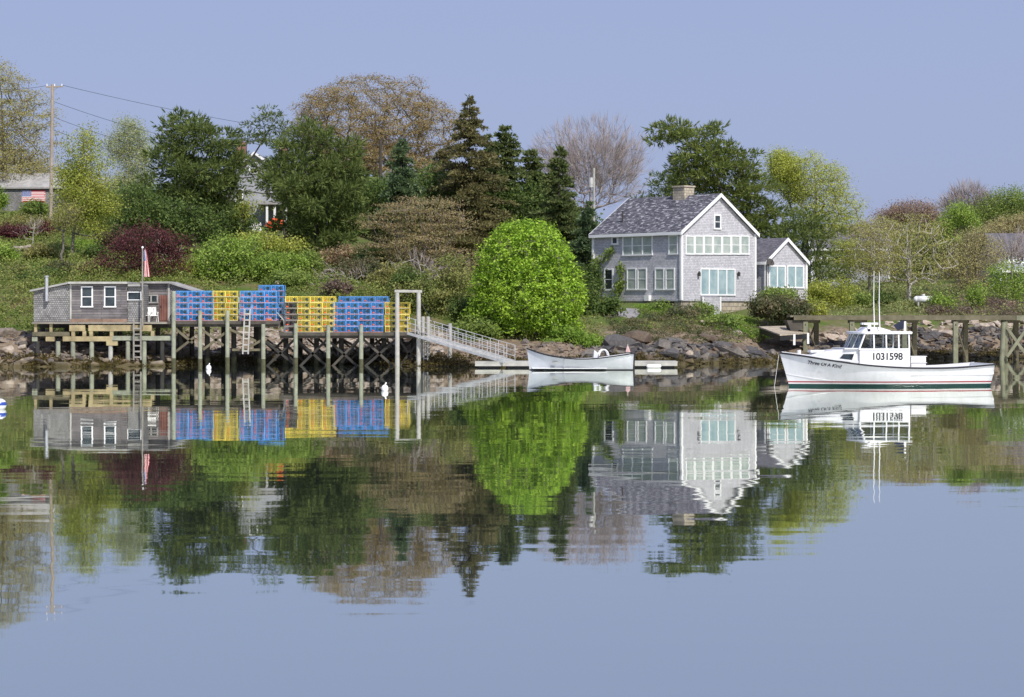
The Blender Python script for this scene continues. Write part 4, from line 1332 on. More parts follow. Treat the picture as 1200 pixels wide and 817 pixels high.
def window(root, w, px0, py0, px1, py1, lights=1, rail=True, pane='blind', trim=.10, name='window', label=None, frame_m='white', grid=0):
    s0, z1 = hit(w, px0, py0)
    s1, z0 = hit(w, px1, py1)
    if s0 > s1:
        s0, s1 = s1, s0
    _, za = hit(w, px0, py1)
    z0 = (z0 + za) / 2
    _, zb = hit(w, px1, py0)
    z1 = (z1 + zb) / 2
    f = MB()
    f.wbox(w, s0, s1, z1 - trim, z1, .005, .06)
    f.wbox(w, s0 - .03, s1 + .03, z0, z0 + trim, .005, .09)
    f.wbox(w, s0, s0 + trim, z0 + trim, z1 - trim, .005, .058)
    f.wbox(w, s1 - trim, s1, z0 + trim, z1 - trim, .005, .058)
    for k in range(1, lights):
        s = s0 + (s1 - s0) * k / lights
        f.wbox(w, s - trim * .55, s + trim * .55, z0 + trim, z1 - trim, .005, .058)
    if rail:
        zm = z0 + (z1 - z0) * .5
        f.wbox(w, s0 + trim, s1 - trim, zm - .025, zm + .025, .005, .045)
    fo = f.build(name, M[frame_m], root)
    if label:
        fo['label'] = label
    p = MB()
    p.wbox(w, s0 + trim * .5, s1 - trim * .5, z0 + trim * .5, z1 - trim * .5, .004, .022)
    p.build('pane', M[pane], fo)
    if grid:
        g = MB()
        for k in range(1, 3):
            s = s0 + trim + (s1 - s0 - 2 * trim) * k / 3
            g.wbox(w, s - .012, s + .012, z0 + trim, z1 - trim, .02, .036)
        for k in (1, 3):
            zz = z0 + trim + (z1 - z0 - 2 * trim) * k / 4
            g.wbox(w, s0 + trim, s1 - trim, zz - .012, zz + .012, .02, .037)
        g.build('muntin', M[frame_m], fo)
    return fo

def gable_house(root, O, u, Wd, v, Ln, zb, ze, zr, wall_m, roof_m, over=.28, trim=True, trim_m='white', rake=.25):
    """box with a gabled roof: O front corner, u along the gable, v along the ridge"""
    O, u, v = Vector(O), Vector(u), Vector(v)
    def at(a, b_, z):
        p = O + u * a + v * b_
        return Vector((p.x, p.y, z))
    pent = [at(0, 0, zb), at(Wd, 0, zb), at(Wd, 0, ze), at(Wd / 2, 0, zr), at(0, 0, ze)]
    MB().prism(pent, v * Ln).build('wall', M[wall_m], root)
    sl = (zr - ze) / (Wd / 2)
    th = .16
    ro = MB()
    for sgn in (0, 1):
        a0 = -over if sgn == 0 else Wd + over
        ze_ = ze - sl * over
        q = [at(a0, -rake, ze_ + .03), at(Wd / 2, -rake, zr + .03), at(Wd / 2, -rake, zr + .03 + th), at(a0, -rake, ze_ + .03 + th)]
        ro.prism(q, v * (Ln + 2 * rake))
    r = ro.build('roof', M[roof_m], root)
    if trim:
        tm = MB()
        for sgn in (0, 1):
            a0 = -over if sgn == 0 else Wd + over
            ze_ = ze - sl * over
            for b_, dd in ((-rake - .05, .048), (Ln + rake + .002, .048)):
                q = [at(a0, b_, ze_ - .10), at(Wd / 2, b_, zr - .10), at(Wd / 2, b_, zr + .03 + th + .01), at(a0, b_, ze_ + .03 + th + .01)]
                tm.prism(q, v * dd)
            e = [at(a0, -rake, ze_ - .1), at(a0, Ln + rake, ze_ - .1)]
            tm.bar(e[0] + Vector((0, 0, .12)) + u * (-.022 if sgn == 0 else .022), e[1] + Vector((0, 0, .12)) + u * (-.022 if sgn == 0 else .022), .04, .24)
        tm.build('rake_board', M[trim_m], root)
        for a, b_ in ((0, 0), (Wd, 0), (0, Ln), (Wd, Ln)):
            p = at(a, b_, 0)
            MB().box((p.x, p.y, (zb + ze) / 2), (.2, .2, ze - zb - .02), math.atan2(u.y, u.x)).build('corner_board', M[trim_m], root)
    return r

def solve_width(px, O, u):
    k = (px - 600) / F
    return (k * O[1] - O[0]) / (u[0] - k * u[1])

# --- the grey shingled house
A_ = R(42)
hu, hv = Vector((math.cos(A_), math.sin(A_), 0)), Vector((-math.sin(A_), math.cos(A_), 0))
hn = -hv                                    # outward of the gable
HYc = 162.0
O1 = P(798.5, 352, HYc); O1.z = 0
W1 = solve_width(884.5, O1, hu)
L1 = solve_width(695.5, O1, hv)
zb1, ze1 = H + (HY - 352) / F * HYc, H + (HY - 271) / F * HYc
zr1 = H + (HY - 229.5) / F * (HYc + W1 / 2 * math.sin(A_))
house = thing('grey_house', 'two storey grey shingled house with white trim, stone chimney and lower wing on the right', 'house', (O1.x, O1.y, 4.0))
roof1 = gable_house(house, O1, hu, W1, hv, L1, zb1, ze1, zr1, 'shake', 'roofmix')
gw = (O1, hu, hn)                           # gable wall
lw = (O1, hv, -hu)                          # left long wall
for k in range(7):
    window(house, gw, 803 + k * 10.72, 276, 803 + (k + 1) * 10.72 - .3, 298.5, 1, True, 'blind', .1)
window(house, gw, 836.4, 251.2, 844.6, 269, 1, True, 'darkpane', .12, label='small attic window under the gable peak')
sd_ = window(house, gw, 820.3, 314.6, 861.3, 346.5, 4, False, 'bluepane', .11, name='glass_door', label='wide white framed glass doors with blue curtains')
for a in ((716.8, 277, 724.6, 287.2), (783.5, 275.5, 794.8, 298.5)):
    window(house, lw, *a, 1, a[1] < 276, 'blind' if a[1] < 276 else 'darkpane', .1 if a[1] < 276 else .14)
window(house, lw, 729.6, 276.2, 765, 299.8, 3, True, 'blind', .11)
window(house, lw, 708.2, 314.8, 718.8, 340.5, 1, True, 'darkpane', .12)
for a in ((734.8, 314, 745.8, 340.2), (747.2, 314, 758.2, 340.2), (767.6, 314, 778.6, 340.2), (780, 314, 791, 340.2)):
    window(house, lw, *a, 1, True, 'blind', .11)
# foundation of field stone under the house
fd = MB()
fd.wbox(gw, .04, W1 - .04, zb1 - 2.2, zb1 - .002, -.4, -.05)
fd.wbox(lw, .40, L1 - .04, zb1 - 2.2, zb1 - .002, -.4, -.05)
fd.build('foundation', M['stone'], house)
wt = MB()
wt.wbox(gw, -.05, W1 + .05, zb1 - .06, zb1 + .12, .003, .045)
wt.wbox(lw, -.05, L1 + .05, zb1 - .06, zb1 + .12, .003, .045)
wt.build('water_table', M['shake'], house)
# shingled box under the left half of the glass doors
s0, z0 = hit(gw, 820.3, 368); s1, _ = hit(gw, 841, 368)
bx_ = MB().wbox(gw, s0, s1, zb1 - 1.3, zb1 + .28, -.05, .30)
bx_.build('bulkhead', M['shake'], house)
bt = MB()
for s in (s0, s1):
    bt.wbox(gw, s - .07, s + .07, zb1 - 1.3, zb1 + .3, .302, .34)
bt.build('bulkhead_trim', M['white'], house)
for px in (817.8, 864.2):
    s, z = hit(gw, px, 321.6)
    q = O1 + hu * s + hn * .16
    lm = MB()
    lm.box((q.x, q.y, z), (.17, .17, .30), A_)
    lm.tube((q.x, q.y, z + .15), (q.x, q.y, z + .26), .10, .02, 8)
    p2 = O1 + hu * s
    lm.bar((p2.x, p2.y, z + .05), (q.x, q.y, z + .05), .05)
    lm.build('wall_lamp', M['lamp'], house)
# basement window and little white vent on the left wall
window(house, (O1 - hu * -.05, hv, -hu), 778, 353.5, 790, 357.5, 1, False, 'darkpane', .04, frame_m='lamp')
s, z = hit(lw, 760.5, 349)
MB().wbox(lw, s - .25, s + .25, z - .25, z + .2, .003, .3).build('electric_box', M['white'], house)
# vent and plumbing stack on the roof, chimney
mid = O1 + hu * (W1 / 2)
s_ch = (solve_width(801, mid, hv))
cc_ = mid + hv * s_ch
cm = MB().box((cc_.x, cc_.y, zr1 + .1), (1.15, 1.3, 1.5), A_)
cm.box((cc_.x, cc_.y, zr1 + .90), (1.3, 1.45, .12), A_)
cm.build('chimney', M['chimney'], roof1)
q = O1 + hu * 1.2 + hv * (L1 * .78)
MB().tube((q.x, q.y, ze1 + .8), (q.x, q.y, ze1 + 1.9), .07).build('vent_pipe', M['lamp'], roof1)
# wing on the right with its own gable
O2 = P(897.5, 338, 168.0); O2.z = 0
W2 = solve_width(944.5, O2, hu)
ze2, zr2 = H + (HY - 306.5) / F * 168, H + (HY - 281.5) / F * (168 + W2 / 2 * math.sin(A_))
gable_house(house, O2, hu, W2, hv, 6.5, 3.4, ze2, zr2, 'shake', 'roofdark', .22, rake=.2)
gw2 = (O2, hu, hn)
window(house, gw2, 900.8, 311, 920.2, 338, 2, False, 'bluepane', .12, label='large wing window with two blue panes')
window(house, gw2, 922, 311, 941.6, 338, 2, False, 'bluepane', .12, label='large wing window with two blue panes')
# link between the two
O3 = O1 + hu * (W1 - .1) - hn * 3.6; O3.z = 0
W3 = (O2 - O3).dot(hu) + .05
MB().prism([Vector((p.x, p.y, 3.4)) for p in (O3, O3 + hu * W3, O3 + hu * W3 + hv * 4, O3 + hv * 4)], (0, 0, ze2 - 3.4)).build('wall', M['shake'], house)
e0 = O3 + hn * .3
pts_ = [Vector((e0.x, e0.y, ze2 - .1)), Vector(((O3 + hv * 2.4).x, (O3 + hv * 2.4).y, ze2 + 1.75)), Vector(((O3 + hv * 4.6).x, (O3 + hv * 4.6).y, ze2 - .1))]
lr = MB()
lr.prism([pts_[0], pts_[1], pts_[1] + Vector((0, 0, .16)), pts_[0] + Vector((0, 0, .16))], hu * (W3 + 2.2))
lr.prism([pts_[1], pts_[2], pts_[2] + Vector((0, 0, .16)), pts_[1] + Vector((0, 0, .16))], hu * (W3 + 2.2))
lr.build('roof', M['roofdark'], house)
MB().bar(e0 + Vector((0, 0, ze2 - .05)) + hn * .025, e0 + hu * (W3 - .05) + Vector((0, 0, ze2 - .05)) + hn * .025, .04, .2).build('fascia', M['white'], house)
window(house, (O3, hu, hn), 885.5, 310.5, 890, 328, 1, True, 'blind', .1)
# satellite dish on the wing corner
dc = O2 + hn * .35 + hu * .1
ds = MB()
nrm = (hn * .8 + hu * -.2 + Vector((0, 0, .5))).normalized()
c0 = Vector((dc.x, dc.y, ze2 - .1))
ds.tube(c0, c0 + nrm * .10, .12, .36, 14)
ds.bar(c0, c0 - nrm * .35 - Vector((0, 0, .1)), .05)
ds.bar(c0 + nrm * .05 - Vector((0, 0, .2)), c0 + nrm * .5 - Vector((0, 0, .05)), .03)
ds.build('satellite_dish', M['lamp'], house)
# drainpipe
dp = O2 - hu * .05 + hn * .12
MB().tube((dp.x, dp.y, 3.6), (dp.x, dp.y, ze2 - .2), .05).build('drainpipe', M['lamp'], house)

# ivy growing up the left wall
iv = O1 + hv * (L1 * .9) - hu * .3
ivy = thing('climbing_vine', 'leafy green vine climbing the left wall of the grey house', 'vine', (iv.x, iv.y, 4.0))
stems, lc, ln_ = [], [], []
for pts in ([(699, 345), (701, 325), (700, 312), (708, 304), (716, 296), (719, 292)], [(699, 345), (704, 330), (699, 312), (698, 303)], [(727, 345), (729, 330), (730, 315), (728, 312)], [(722, 345), (726, 335), (733, 332)]):
    for (a, b_), (c, d) in zip(pts, pts[1:]):
        s0, z0 = hit(lw, a, b_); s1, z1 = hit(lw, c, d)
        p0 = O1 + lw[1] * s0 - hu * .08; p0.z = z0
        p1 = O1 + lw[1] * s1 - hu * .08; p1.z = z1
        stems.append((np.array(p0), np.array(p1)))
        k = 90
        f = rng.uniform(0, 1, (k, 1))
        lc.append(np.array(p0) * (1 - f) + np.array(p1) * f + rng.normal(size=(k, 3)) * .2 - np.array(hu) * np.abs(rng.normal(size=(k, 1))) * .12)
sv_, sf_ = frusta(np.array([a for a, b_ in stems]), np.array([b_ for a, b_ in stems]), np.full(len(stems), .03), np.full(len(stems), .025), 5)
mesh_np('stem', sv_, sf_, M['darkbark'], ivy)
lc = np.concatenate(lc)
mesh_np('foliage', *leaf_quads(lc, rng.normal(size=lc.shape) * .6 - np.array(hu), .22, .7), M[leafkey('green')], ivy)

# --- left house with the painted flag
Y_ = 210.0
sh = thing('shingled_shed', 'grey shingled shed with a painted flag on its wall at the left edge', 'shed', P(38, 252, Y_))
z0, z1, z2 = P(0, 256, Y_).z, P(0, 220, Y_).z, P(0, 203, Y_).z
xa, xb = P(-60, 0, Y_).x, P(76, 0, Y_).x
MB().prism([Vector((xb, Y_, z0 - 1)), Vector((xb, Y_ + 6, z0 - 1)), Vector((xb, Y_ + 6, z1)), Vector((xb, Y_ + 3, z2)), Vector((xb, Y_, z1))], (xa - xb, 0, 0)).build('wall', M['oldshake'], sh)
ro = MB()
for d0 in ((-.3, 3), (6.3, 3)):
    za = z1 - .3 * (z2 - z1) / 3
    ro.prism([Vector((xb + .25, Y_ + d0[0], za + .03)), Vector((xb + .25, Y_ + 3, z2 + .03)), Vector((xb + .25, Y_ + 3, z2 + .18)), Vector((xb + .25, Y_ + d0[0], za + .18))], (xa - xb - .5, 0, 0))
ro.build('roof', M['oldroof'], sh)
fl = MB()
a, b_ = P(26.5, 224, Y_ - .05), P(52, 236, Y_ - .05)
fl.add([(a.x, Y_ - .06, b_.z), (b_.x, Y_ - .06, b_.z), (b_.x, Y_ - .06, a.z), (a.x, Y_ - .06, a.z)], [(0, 1, 2, 3)])
fl.add([(a.x - .1, Y_ - .03, b_.z - .1), (b_.x + .1, Y_ - .03, b_.z - .1), (b_.x + .1, Y_ - .03, a.z + .1), (a.x - .1, Y_ - .03, a.z + .1)], [(0, 1, 2, 3)])
fo = fl.build('flag_panel', M['flagflat'], sh)
uvd = []
for (u_, v_) in ((0, 1), (1, 1), (1, 0), (0, 0)) * 2:
    uvd += [u_, v_]
fo.data.uv_layers[0].data.foreach_set("uv", uvd)
fo['label'] = 'stars and stripes flag panel on the wall'

# --- white house on the hill
Y_ = 208.0
wh = thing('white_house', 'pale house with brick chimneys half hidden behind the pines on the hill', 'house', P(300, 266, Y_))
cx = P(306, 266, Y_)
gable_house(wh, (P(252, 0, Y_).x, Y_, 0), (1, 0, 0), P(345, 0, Y_).x - P(252, 0, Y_).x, (0, 1, 0), 9, cx.z - .8, P(0, 214, Y_).z, P(0, 180, Y_).z, 'greypaint', 'roofdark', .3)
for px, w_h in ((283, 12), (333, 9)):
    c = P(px, 178, Y_ + 5)
    MB().box((c.x, c.y, c.z - .2), (w_h * .085, 1.0, 2.4)).build('chimney', M['brick'], wh)
ww = (Vector((P(252, 0, Y_).x, Y_, 0)), Vector((1, 0, 0)), Vector((0, -1, 0)))
for a in ((258, 222, 267, 238), (276, 222, 285, 238), (292, 190, 302, 204)):
    window(wh, ww, *a, 1, True, 'darkpane', .12)
pr = MB()
a, b_ = P(301, 238, Y_ - 2.5), P(352, 241, Y_)
pr.box(((a.x + b_.x) / 2, Y_ - 1.3, a.z), (b_.x - a.x, 2.8, .3))
pr.build('porch_roof', M['oldroof'], wh)
for px in (313, 322, 335, 347):
    a = P(px, 240, Y_ - 2.4)
    MB().box((a.x, a.y, a.z - 1.25), (.22, .22, 2.3)).build('porch_post', M['white'], wh)

# --- far house on the right, grey cottage beyond the wing
Y_ = 222.0
fh = thing('far_house', 'white trimmed grey house with a deck at the far right edge', 'house', P(1200, 340, Y_))
xa, xb = P(1167, 0, Y_).x, P(1275, 0, Y_).x
z0, z1, z2 = P(0, 342, Y_).z - 1, P(0, 296, Y_).z, P(0, 274, Y_).z
MB().prism([Vector((xa, Y_, z0)), Vector((xa, Y_, z1)), Vector((xa, Y_ + 4, z2)), Vector((xa, Y_ + 8, z1)), Vector((xa, Y_ + 8, z0))], (xb - xa, 0, 0)).build('wall', M['greypaint'], fh)
ro = MB()
for y0_ in (-.4, 8.4):
    za = z1 - .4 * (z2 - z1) / 4
    ro.prism([Vector((xa - .3, Y_ + y0_, za + .03)), Vector((xa - .3, Y_ + 4, z2 + .03)), Vector((xa - .3, Y_ + 4, z2 + .2)), Vector((xa - .3, Y_ + y0_, za + .2))], (xb - xa + .6, 0, 0))
ro.build('roof', M['roofdark'], fh)
fw_ = (Vector((xa, Y_, 0)), Vector((1, 0, 0)), Vector((0, -1, 0)))
for k in range(5):
    window(fh, fw_, 1177 + k * 13, 298, 1188 + k * 13, 308.5, 2, False, 'darkpane', .14)
for k in range(3):
    window(fh, fw_, 1182 + k * 20, 322, 1193 + k * 20, 338, 1, False, 'darkpane', .14)
dk = MB()
a = P(1172, 318, Y_ - 2)
dk.box(((a.x + xb) / 2, Y_ - 1.2, a.z), (xb - a.x, 2.4, .25))
for k in range(10):
    x = a.x + (xb - a.x) * k / 9
    dk.box((x, Y_ - 2.35, a.z + .55), (.08, .08, .9))
dk.box(((a.x + xb) / 2, Y_ - 2.35, a.z + 1.02), (xb - a.x, .1, .08))
for k in range(4):
    x = a.x + (xb - a.x) * k / 3
    dk.box((x, Y_ - 2.2, (a.z + z0) / 2), (.16, .16, a.z - z0))
dk.build('deck', M['white'], fh)

Y_ = 240.0
ct = thing('grey_cottage', 'long low grey roofed cottage half hidden by trees right of the house wing', 'cottage', P(985, 330, Y_))
gable_house(ct, (P(950, 0, Y_).x, Y_ + 6, 0), (0, -1, 0), 7, (1, 0, 0), P(1040, 0, Y_).x - P(950, 0, Y_).x, P(0, 330, Y_).z - 2, P(0, 290, Y_).z, P(0, 264, Y_).z, 'greypaint', 'roofdark', .4)
cw = (Vector((P(950, 0, Y_).x, Y_ - 1, 0)), Vector((1, 0, 0)), Vector((0, -1, 0)))
for px in (962, 978, 996, 1014):
    window(ct, cw, px, 298, px + 8, 312, 1, True, 'darkpane', .12)

# ------------------------------------------------------------------ utility pole, wires
Y_ = 196.0
a = P(59.5, 254, Y_)
up_ = thing('utility_pole', 'tall wooden utility pole with a crossarm beside the flag shed', 'utility pole', (a.x, Y_, ground_z(a.x, Y_)))
top = P(61.5, 99, Y_)
MB().tube((a.x, Y_, ground_z(a.x, Y_) - .5), top, .19, .14, 10).build('pole', M['pole'], up_)
c0, c1 = P(54, 102, Y_), P(73.5, 101.5, Y_)
MB().bar(c0, c1, .12, .13).bar(P(57, 102.5, Y_), P(61, 107, Y_), .05).bar(P(67, 102.5, Y_), P(62, 107, Y_), .05).build('crossarm', M['pole'], up_)
for px in (55, 64, 72.5):
    q = P(px, 101, Y_)
    MB().tube(q, q + Vector((0, 0, .22)), .06, .04).build('insulator', M['white'], up_)
Y2 = 232.0
a2 = P(446, 225, Y2)
u2 = thing('utility_pole', 'dark utility pole seen through the domed oak', 'utility pole', (a2.x, Y2, ground_z(a2.x, Y2)))
MB().tube((a2.x, Y2, ground_z(a2.x, Y2) - .5), P(446, 163, Y2), .2, .15, 10).build('pole', M['darkbark'], u2)
MB().bar(P(436, 170, Y2), P(457, 169, Y2), .16, .16).build('crossarm', M['darkbark'], u2)
a3 = P(696, 260, 190)
u3 = thing('utility_pole', 'pale metal pole with a grey box left of the house roof', 'utility pole', (a3.x, 190, ground_z(a3.x, 190)))
MB().tube((a3.x, 190, ground_z(a3.x, 190) - .3), P(696, 197, 190), .13, .11, 10).build('pole', M['greytimber'], u3)
q = P(692.5, 214, 189.7)
MB().tube(q - Vector((0, 0, .45)), q + Vector((0, 0, .45)), .24, .24, 12).build('transformer', M['alu'], u3)
def wire(pa, pb, sag, label):
    pts = []
    for k in range(17):
        f = k / 16
        q = pa * (1 - f) + pb * f
        q.z -= sag * 4 * f * (1 - f)
        pts.append(q)
    o = MB().path(pts, .02, 5).build('power_line', M['wire'], None, org=pa)
    tag(o, label, 'power line', 'lines on the utility pole')
wire(P(72.5, 99.8, Y_), P(446, 166, Y2), .6, 'topmost power line, from the crossarm to the pole behind the domed oak')
wire(P(62.5, 119, Y_), P(285, 178, 212), .5, 'second power line, from high on the pole down towards the white house')
wire(P(62, 137, Y_), P(270, 196, 212), .5, 'third power line, passing in front of the pale willow')
wire(P(61.5, 152, Y_), P(255, 206, 212), .5, 'lowest power line, leaving the middle of the wooden pole')
wire(P(54.5, 100.5, Y_), P(-60, 96, 190), .5, 'power line running from the crossarm out of the left edge')

# ------------------------------------------------------------------ wharf
YW = 136.0                                  # front row of piles
zl = P(0, 376.2, YW).z                      # upper deck
zq = P(0, 389.6, YW).z                      # lower deck
wharf = thing('trap_wharf', 'long wooden wharf on braced piles loaded with lobster traps', 'wharf', (P(330, 0, YW).x, YW, 0))
def X(px, Y=YW):
    return (px - 600) / F * Y
xa, xb, xc = X(198), X(328), X(497)
# decks are laid with boards across
MB().box(((xa + xb) / 2, YW + 2.6, zl - .05), (xb - xa, 5.6, .10)).build('deck', M['plank'], wharf)
MB().box(((xb + xc) / 2 + .02, YW + 2.6, zq - .05), (xc - xb - .04, 5.6, .10)).build('deck', M['plank'], wharf)
for x0, x1, z in ((xa, xb, zl), (xb, xc, zq)):
    for dy in (.12, 2.6, 5.1):
        MB().bar((x0, YW + dy, z - .25), (x1, YW + dy, z - .25), .2, .29).build('stringer', M['deckedge'], wharf)
    MB().bar((x0 - .03, YW - .26, z - .1), (x1 + .02, YW - .26, z - .1), .07, .22).build('fascia_board', M['deckedge'], wharf)
def pile(px, py_top, Y, r=.14, m='paletimber', lean=0):
    x = X(px, Y)
    zt = P(0, py_top, Y).z
    zg = ground_z(x, Y)
    zbot = min(zg, 0) - .6
    o = MB().tube((x + lean, Y, zbot), (x, Y, zt), r * 1.05, r * .95, 10).build('pile', M[m], wharf)
    # weed on the foot of the pile
    if zg < .5:
        MB().tube((x + lean * .9, Y, -.4), (x + lean * .85, Y, .55 + random.uniform(-.1, .1)), r * 1.09, r * 1.06, 10).build('weed_band', M['weed'], o)
for px, pt in ((203.5, 341), (234.5, 364), (266.5, 364), (308.5, 380), (346.5, 379), (384.6, 381), (423.2, 381)):
    pile(px, pt, YW - .42)
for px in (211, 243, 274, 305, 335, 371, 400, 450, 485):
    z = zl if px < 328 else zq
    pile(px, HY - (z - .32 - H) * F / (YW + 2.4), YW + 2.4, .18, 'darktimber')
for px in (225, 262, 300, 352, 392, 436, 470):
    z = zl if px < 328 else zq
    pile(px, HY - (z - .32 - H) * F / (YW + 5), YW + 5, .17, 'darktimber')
def brace(pa, pb, Y, m, w=.16):
    MB().bar(P(pa[0], pa[1], Y), P(pb[0], pb[1], Y), .07, w).build('brace', M[m], wharf)
for a, b_, m in (((204, 384), (226, 402), 'piertimber'), ((206, 412), (228, 395), 'piertimber'), ((235, 385), (262, 405), 'piertimber'), ((238, 410), (264, 390), 'piertimber'),
                 ((267, 385), (300, 400), 'piertimber'), ((272, 410), (308, 410), 'piertimber'), ((290, 408), (308, 398), 'piertimber'),
                 ((311, 400), (346, 428), 'darktimber'), ((312, 430), (345, 398), 'darktimber'),
                 ((348, 398), (384, 430), 'darktimber'), ((350, 431), (384, 397), 'darktimber'), ((386, 400), (422, 432), 'darktimber'), ((388, 431), (421, 397), 'deckedge'),
                 ((425, 397), (464, 432), 'deckedge'), ((426, 431), (464, 398), 'darktimber'), ((467, 397), (490, 430), 'darktimber'), ((468, 430), (491, 399), 'darktimber')):
    brace(a, b_, YW - .22 if m == 'piertimber' else YW + .45, m)
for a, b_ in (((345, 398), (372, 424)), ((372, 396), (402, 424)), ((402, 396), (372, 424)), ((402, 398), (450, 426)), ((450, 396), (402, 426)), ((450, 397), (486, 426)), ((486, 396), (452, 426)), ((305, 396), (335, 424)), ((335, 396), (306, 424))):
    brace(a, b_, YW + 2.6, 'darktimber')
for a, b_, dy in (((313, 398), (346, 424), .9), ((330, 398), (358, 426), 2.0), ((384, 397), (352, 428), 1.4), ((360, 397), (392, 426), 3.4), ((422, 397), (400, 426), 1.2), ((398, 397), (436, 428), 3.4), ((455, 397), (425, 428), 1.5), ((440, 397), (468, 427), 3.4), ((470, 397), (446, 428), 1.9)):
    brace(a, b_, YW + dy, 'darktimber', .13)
# gallows frame at the head of the gangway
zt = P(0, 343, YW).z
for px in (466, 491):
    x = X(px)
    o = MB().tube((x, YW - .42, min(ground_z(x, YW), 0) - .5), (x, YW - .42, zt), .155, .14, 10).build('gallows_post', M['greytimber'], wharf)
MB().bar((X(463), YW - .42, zt + .10), (X(495), YW - .42, zt + .08), .22, .17).build('gallows_beam', M['greytimber'], wharf)
for px, pt in ((495.7, 371), (501.6, 371), (527.5, 379)):
    pile(px, pt, YW + .1, .13, 'greytimber')
def ladder(root, px0, px1, pyt, pyb, Y, m, n, name='ladder', r=.06, lean=0):
    lo = MB()
    a0, a1, b0, b1 = P(px0, pyt, Y), P(px1, pyt, Y), P(px0 + lean, pyb, Y), P(px1 + lean, pyb, Y)
    lo.bar(a0, b0, r * 1.4, r * 1.6)
    lo.bar(a1, b1, r * 1.4, r * 1.6)
    for k in range(n):
        f = (k + .8) / (n + .3)
        lo.bar(a0 * (1 - f) + b0 * f, a1 * (1 - f) + b1 * f, r * 1.3, r * 1.5)
    return lo.build(name, M[m], root)
ladder(wharf, 287, 293.3, 362, 415, YW - .7, 'greytimber', 7, lean=-2.5)
ladder(wharf, 496.5, 501.2, 396, 428, YW - .2, 'greytimber', 6)
# short white handrail and ramp between the two deck levels
hr = MB()
hr.bar(P(321, 378, YW + .2), P(321, 361, YW + .2), .07).bar(P(321, 362, YW + .2), P(333, 376, YW + .2), .06).bar(P(333, 389, YW + .2), P(333, 375, YW + .2), .07)
hr.build('handrail', M['greytimber'], wharf)
# two yellow baskets' worth of rope and a float on the step
for px, py, r_, mm, lb in ((316, 384, .32, 'rope', 'coil of tan rope heaped on the wharf step below the blue traps'), (326, 372, .16, 'plastic', 'small white bait bucket on the wharf step')):
    q = P(px, py, YW + .5)
    if mm == 'rope':
        o = MB()
        for k in range(5):
            zc = zl + .03 + .07 * k
            rr = r_ * (1.5 - .16 * k)
            pts = [Vector((X(316) + rr * math.cos(a), YW + .4 + rr * math.sin(a), zc + .05)) for a in np.linspace(0, 2 * math.pi, 15)]
            o.path(pts, .05, 6)
        tag(o.build('rope_coil', M['rope'], None, org=(X(316), YW + .4, zl)), lb, 'rope')
    else:
        x = X(335)
        o = MB().tube((x, YW + .2, zq), (x, YW + .2, zq + .36), .13, .17, 12)
        o.path([Vector((x + .16 * math.cos(a), YW + .2, zq + .36 + .13 * math.sin(a))) for a in np.linspace(0, math.pi, 9)], .012, 5)
        tag(o.build('bucket', M['plastic'], None, org=(x, YW + .2, zq)), 'small white bait bucket on the lower wharf deck by the handrail', 'bucket')

